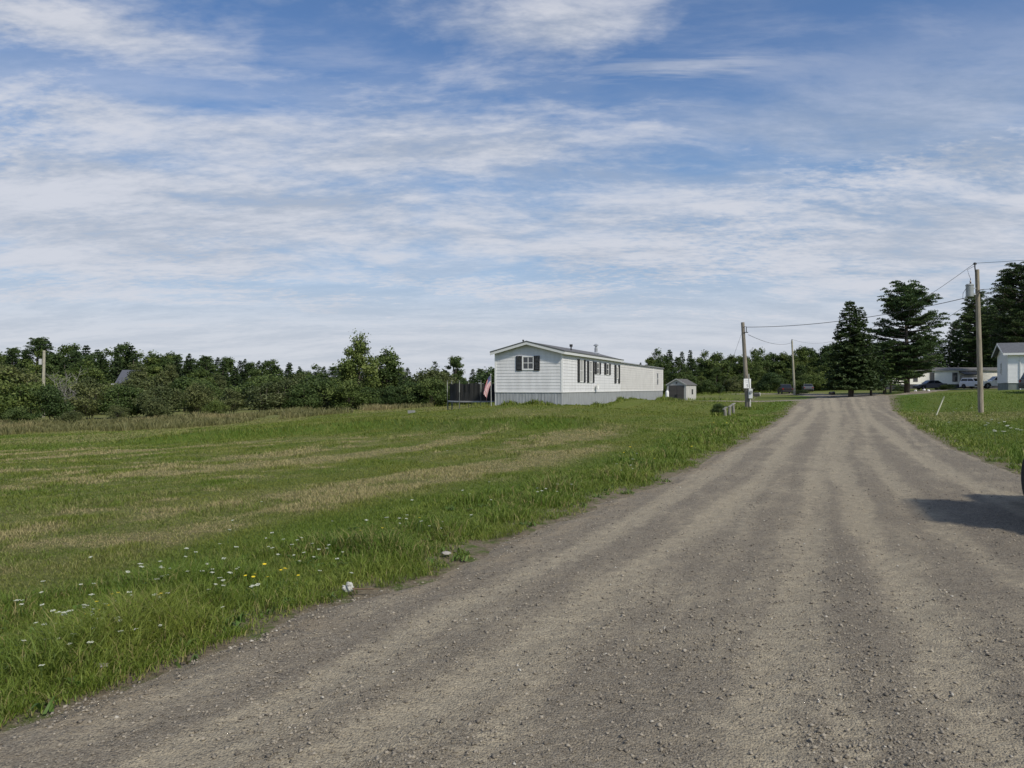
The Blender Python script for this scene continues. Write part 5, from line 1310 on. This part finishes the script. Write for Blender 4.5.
fit(broadleaf('bushy_tree', 'dark bushy broadleaf tree with forked trunk below the tall pine', 'tree', 6, 2.6, 6000, L_DRK, 25, .28, 30, .26, stems=3), 889, 110, 348, 6, 1.15)
fit(spruce('spruce_tree', 'slender young conifer right of the tall pine', 7, 2.3, 27, L_PIN, 1.0), 934, 146, 336, 7, 1.0)
# --- big pines behind the white house
BP = [pine('tall_pine', 'tall dark pine behind the right white house', 20, 5.2, 31, L_SPR, .10, 'tall pines on the right', tuft=190, whorl=.62, nb_=(6, 9)),
      pine('tall_pine', 'tall dark pine behind the right white house', 20, 4.6, 33, L_PIN, .08, 'tall pines on the right', tuft=190, whorl=.62, nb_=(6, 9)),
      spruce('tall_spruce', 'tall dark spruce in the right wood', 18, 4.2, 35, L_SPR, .8, False, 'tall spruces on the right', size=1.5)]
used = set()
def use(i, P, px, D, topy, wf, label=None, h0=20):
    o = P[i]
    if i in used and P is BP or (id(P), i) in used:
        o = dup(P[i], (0, 0, 0))
    used.add((id(P), i))
    fit(o, px, D, topy, h0, wf, rnd.uniform(0, 6.28))
    if label: o['label'] = label
    return o
H0 = [20, 20, 18]
for (i, px, D, ty, wf, lab) in [(0, 1022, 108, 262, 1.0, 'tallest dark pine at the right photo edge behind the white house'), (1, 976, 150, 292, .85, 'tall pine directly behind the tall transformer pole'), (2, 990, 156, 297, 1.0, None), (0, 1000, 160, 296, .9, None), (1, 956, 162, 320, .6, None), (2, 1010, 145, 290, 1.0, None), (2, 940, 165, 342, 1, None), (2, 950, 152, 329, .9, None), (2, 943, 156, 337, 1.1, None),
                            (0, 1060, 120, 268, 1, None), (1, 1095, 126, 280, 1, None), (2, 1045, 150, 280, 1.1, None), (2, 1130, 120, 285, 1.1, None), (1, 928, 170, 345, 1, None), (2, 915, 160, 345, 1.2, None), (2, 912, 168, 345, 1.3, None), (0, 893, 170, 340, 1.0, None), (2, 880, 165, 338, 1.3, None), (1, 975, 175, 305, 1.1, None), (2, 1160, 130, 300, 1.1, None), (2, 998, 172, 300, 1.3, None), (1, 1030, 172, 290, 1.1, None)]:
    use(i, BP, px, D, ty, wf, lab, H0[i])
# --- broadleaf / mixed wood prototypes
WP = [broadleaf('woodland_tree', '', 'tree', 11, 3.3, 9000, L_DEC, 41, .02, 46, .36, .25, group='w'),
      broadleaf('woodland_tree', '', 'tree', 11, 2.9, 9000, L_DRK, 42, .02, 46, .36, .25, group='w'),
      broadleaf('woodland_tree', '', 'tree', 11, 3.0, 9000, L_OLV, 43, .02, 44, .36, .35, group='w'),
      spruce('woodland_conifer', '', 11, 2.3, 44, L_SPR, .9, False, 'w', size=1.7),
      pine('woodland_pine', '', 12, 2.7, 45, L_PIN, .12, 'w', tuft=150, whorl=.6),
      broadleaf('woodland_tree', '', 'tree', 11, 2.6, 9000, L_DEC, 46, .03, 46, .36, .35, group='w')]
WH = [11, 11, 11, 11, 12, 11]
KIND = ['broadleaf tree', 'dark broadleaf tree', 'olive green broadleaf tree', 'narrow dark conifer', 'thin-crowned pine', 'broadleaf tree']
def wood(rows, kinds, where, group, skip=None):
    for (px0, px1, D, step, tops) in rows:
        px = px0
        while px < px1:
            if skip and skip[0] < px < skip[1]: px = skip[1] + 2
            i = rnd.choice(kinds); Dd = D + rnd.uniform(-3.5, 3.5)
            ty = np.interp(px, [p[0] for p in tops], [p[1] for p in tops]) + rnd.gauss(0, 3.0)
            o = use(i, WP, px, Dd, ty, rnd.uniform(.85, 1.25), f'{KIND[i]} {where}', WH[i]); o['group'] = f'{KIND[i]}s {group}'
            px += step * rnd.uniform(.7, 1.35)
TL = [(-150, 343), (0, 347), (60, 345), (110, 346), (150, 349), (180, 355), (215, 353), (230, 359), (290, 361), (320, 367), (350, 365), (450, 368), (500, 366)]
wood([(-150, 510, 150, 11, TL), (-150, 500, 140, 13, [(p, q + 6) for p, q in TL])], [0, 1, 1, 3, 3, 3, 4, 5], 'in the far wood left of the mobile home', 'in the far left wood')
wood([(-140, 490, 120, 17, [(p, q + 17) for p, q in TL])], [0, 1, 2, 5, 2, 3], 'in the middle rows of the left wood', 'in the middle left wood', (98, 136))
TR = [(620, 372), (650, 355), (668, 350), (700, 352), (730, 356), (755, 350), (790, 350), (815, 346), (840, 344), (880, 340)]
wood([(632, 890, 172, 10, TR), (636, 880, 160, 12, [(p, q + 5) for p, q in TR])], [0, 0, 1, 3, 4, 5, 1], 'in the wood beyond the grey shed and slim pole', 'in the wood behind the shed')
wood([(645, 850, 150, 13, [(p, q + 17) for p, q in TR])], [0, 1, 5, 0], 'along the front edge of the wood behind the shed', 'at the edge of the wood behind the shed')
# --- distinct trees left of the home
fit(broadleaf('tall_tree', 'tall peaked broadleaf tree standing above the left shrubs', 'tree', 9, 2.7, 10000, L_DEC, 51, .03, 64, .26, .30, peak=.9), 359, 84, 330, 9, .9)
fit(broadleaf('slim_tree', 'slimmer tree close right of the tall peaked one', 'tree', 8, 2.2, 7000, L_DEC, 52, .04, 40, .28, .35), 386, 88, 345, 8, 1.0)
fit(broadleaf('round_tree', 'small round-crowned tree rising alone near the trampoline', 'tree', 10, 2.0, 4500, L_DRK, 53, .40, 24, .30, .25), 454, 128, 355, 10, 1.0)
fit(spruce('young_fir', 'pointed little fir left of the round-crowned tree', 9, 1.9, 54, L_SPR, .8, size=1.4), 435, 120, 360, 9, 1.0)
fit(spruce('young_fir', 'dark fir among the shrubs right of the tall peaked tree', 6, 2.2, 55, L_SPR, .9, size=1.2), 405, 84, 372, 6, 1.1)
# --- shrubs
SP = [broadleaf('shrub', '', 'shrub', 4, 2.4, 7500, L_OLV, 61, .02, 36, .22, .3, 4, group='s'), broadleaf('shrub', '', 'shrub', 4, 2.2, 7500, L_DRK, 62, .02, 36, .22, .3, 4, group='s'),
      broadleaf('shrub', '', 'shrub', 4, 2.7, 7500, L_DEC, 63, .02, 36, .22, .3, 4, group='s'), broadleaf('shrub', '', 'shrub', 4, 2.0, 4200, L_OLV, 64, .02, 26, .22, .6, 5, group='s')]
SK = ['pale olive shrub', 'dark green shrub', 'mid green shrub', 'loose twiggy olive shrub']
def shrubs(rows, where, group):
    for (px0, px1, D0, D1, step, topa, topb, kinds) in rows:
        px = px0
        while px < px1:
            f_ = (px - px0) / (px1 - px0); D = D0 + (D1 - D0) * f_ + rnd.uniform(-2.5, 2.5); ty = topa + (topb - topa) * f_ + rnd.gauss(0, 3.2)
            i = rnd.choice(kinds); o = use(i, SP, px, D, ty, rnd.uniform(.9, 1.4), f'{SK[i]} {where}', 4); o['group'] = f'{SK[i]}s {group}'
            px += step * rnd.uniform(.65, 1.3)
shrubs([(-160, 84, 98, 98, 27, 372, 374, [0, 1, 2, 3]), (92, 142, 97, 97, 20, 384, 384, [0, 2, 3]), (148, 330, 98, 96, 27, 375, 380, [0, 1, 2, 3]), (340, 500, 96, 84, 26, 378, 380, [0, 2, 1])], 'in the back of the left thicket', 'at the back of the left thicket')
shrubs([(-160, 320, 72, 80, 30, 385, 384, [1, 1, 2, 0, 3]), (325, 480, 80, 80, 24, 380, 384, [1, 2, 1])], 'along the front of the left thicket', 'at the front of the left thicket')
shrubs([(-140, 250, 60, 72, 48, 412, 402, [0, 3, 2])], 'low in the golden field grass at the left', 'low in the left field grass')
shrubs([(636, 835, 146, 146, 11, 381, 378, [1, 2, 2, 3])], 'at the foot of the wood behind the shed', 'at the foot of the wood behind the shed')
for (px, D, ty, wf, i, lab) in [(718, 50.5, 404, .20, 1, 'small dark bush left of the weathered posts'), (947, 112, 384.5, .55, 1, 'low dark bush right of the dark grey sedan'), (900, 112, 386, .5, 1, 'low dark bush at the foot of the tall pine'), (668, 84, 397, .3, 2, 'tiny weedy bush at the mobile home far end'),
                             (800, 118, 390, .5, 2, 'small green bush at the foot of the slim far pole'), (840, 150, 380, 1.2, 1, 'dark rounded bush under the twin-topped spruce'), (872, 150, 378, 1.3, 1, 'wide dark bush behind the road end trees'), (822, 150, 384, 1.0, 1, 'dark bush beside the far lane'), (795, 150, 384, 1.0, 2, 'green bush behind the dark pickup parked end-on')]:
    o = use(i, SP, px, D, ty, 1.0, lab, 4); sc = o.scale; o.scale = (wf * 1.0, wf * 1.0, sc[2]); o['group'] = 'single bushes around the place'
# --- leafless grey saplings in the left thicket
def bare(seed):
    g = np.random.default_rng(seed); t = thing('bare_sapling', 'grey leafless sapling standing among the left shrubs', 'sapling', (0, 0, -50), 0, 'leafless saplings in the left thicket'); b_ = MB()
    for s in range(4):
        a = g.uniform(0, 6.28); p = np.array([.1 * math.cos(a), .1 * math.sin(a), -.2]); d_ = np.array([.22 * math.cos(a), .22 * math.sin(a), 1.0]); pts = [p]; hh_ = g.uniform(3.2, 5.2)
        for k in range(6): pts.append(pts[-1] + d_ * hh_ / 6 + g.normal(0, .07, 3))
        b_.tube([tuple(q) for q in pts], [.05 - .007 * k for k in range(7)], 5)
        for k in range(16):
            j = g.integers(2, 6); q = pts[j] + (pts[j + 1] - pts[j]) * g.random(); e = g.normal(size=3); e[2] = abs(e[2]) * .8 + .3; e /= np.linalg.norm(e); L_ = g.uniform(.5, 1.3)
            b_.tube([tuple(q), tuple(q + e * L_ * .5 + g.normal(0, .04, 3)), tuple(q + e * L_ + np.array([0, 0, .1]))], [.02, .014, .006], 4)
    b_.build('stems', mat('pale_grey_bark', (.19, .18, .165), .9, var=.2), t); return t
BR = [bare(201), bare(202)]
for k, (px, D, ty) in enumerate([(62, 88, 368), (72, 90, 368)]):
    o = BR[k % 2] if k < 2 else dup(BR[k % 2], (0, 0, 0)); fit(o, px, D, ty, 5.0, 1.0, rnd.uniform(0, 6.28))
for o in list(bpy.data.objects):     # prototypes that were never placed
    if o.parent is None and o.location.z < -40:
        for c in list(o.children): bpy.data.objects.remove(c)
        bpy.data.objects.remove(o)
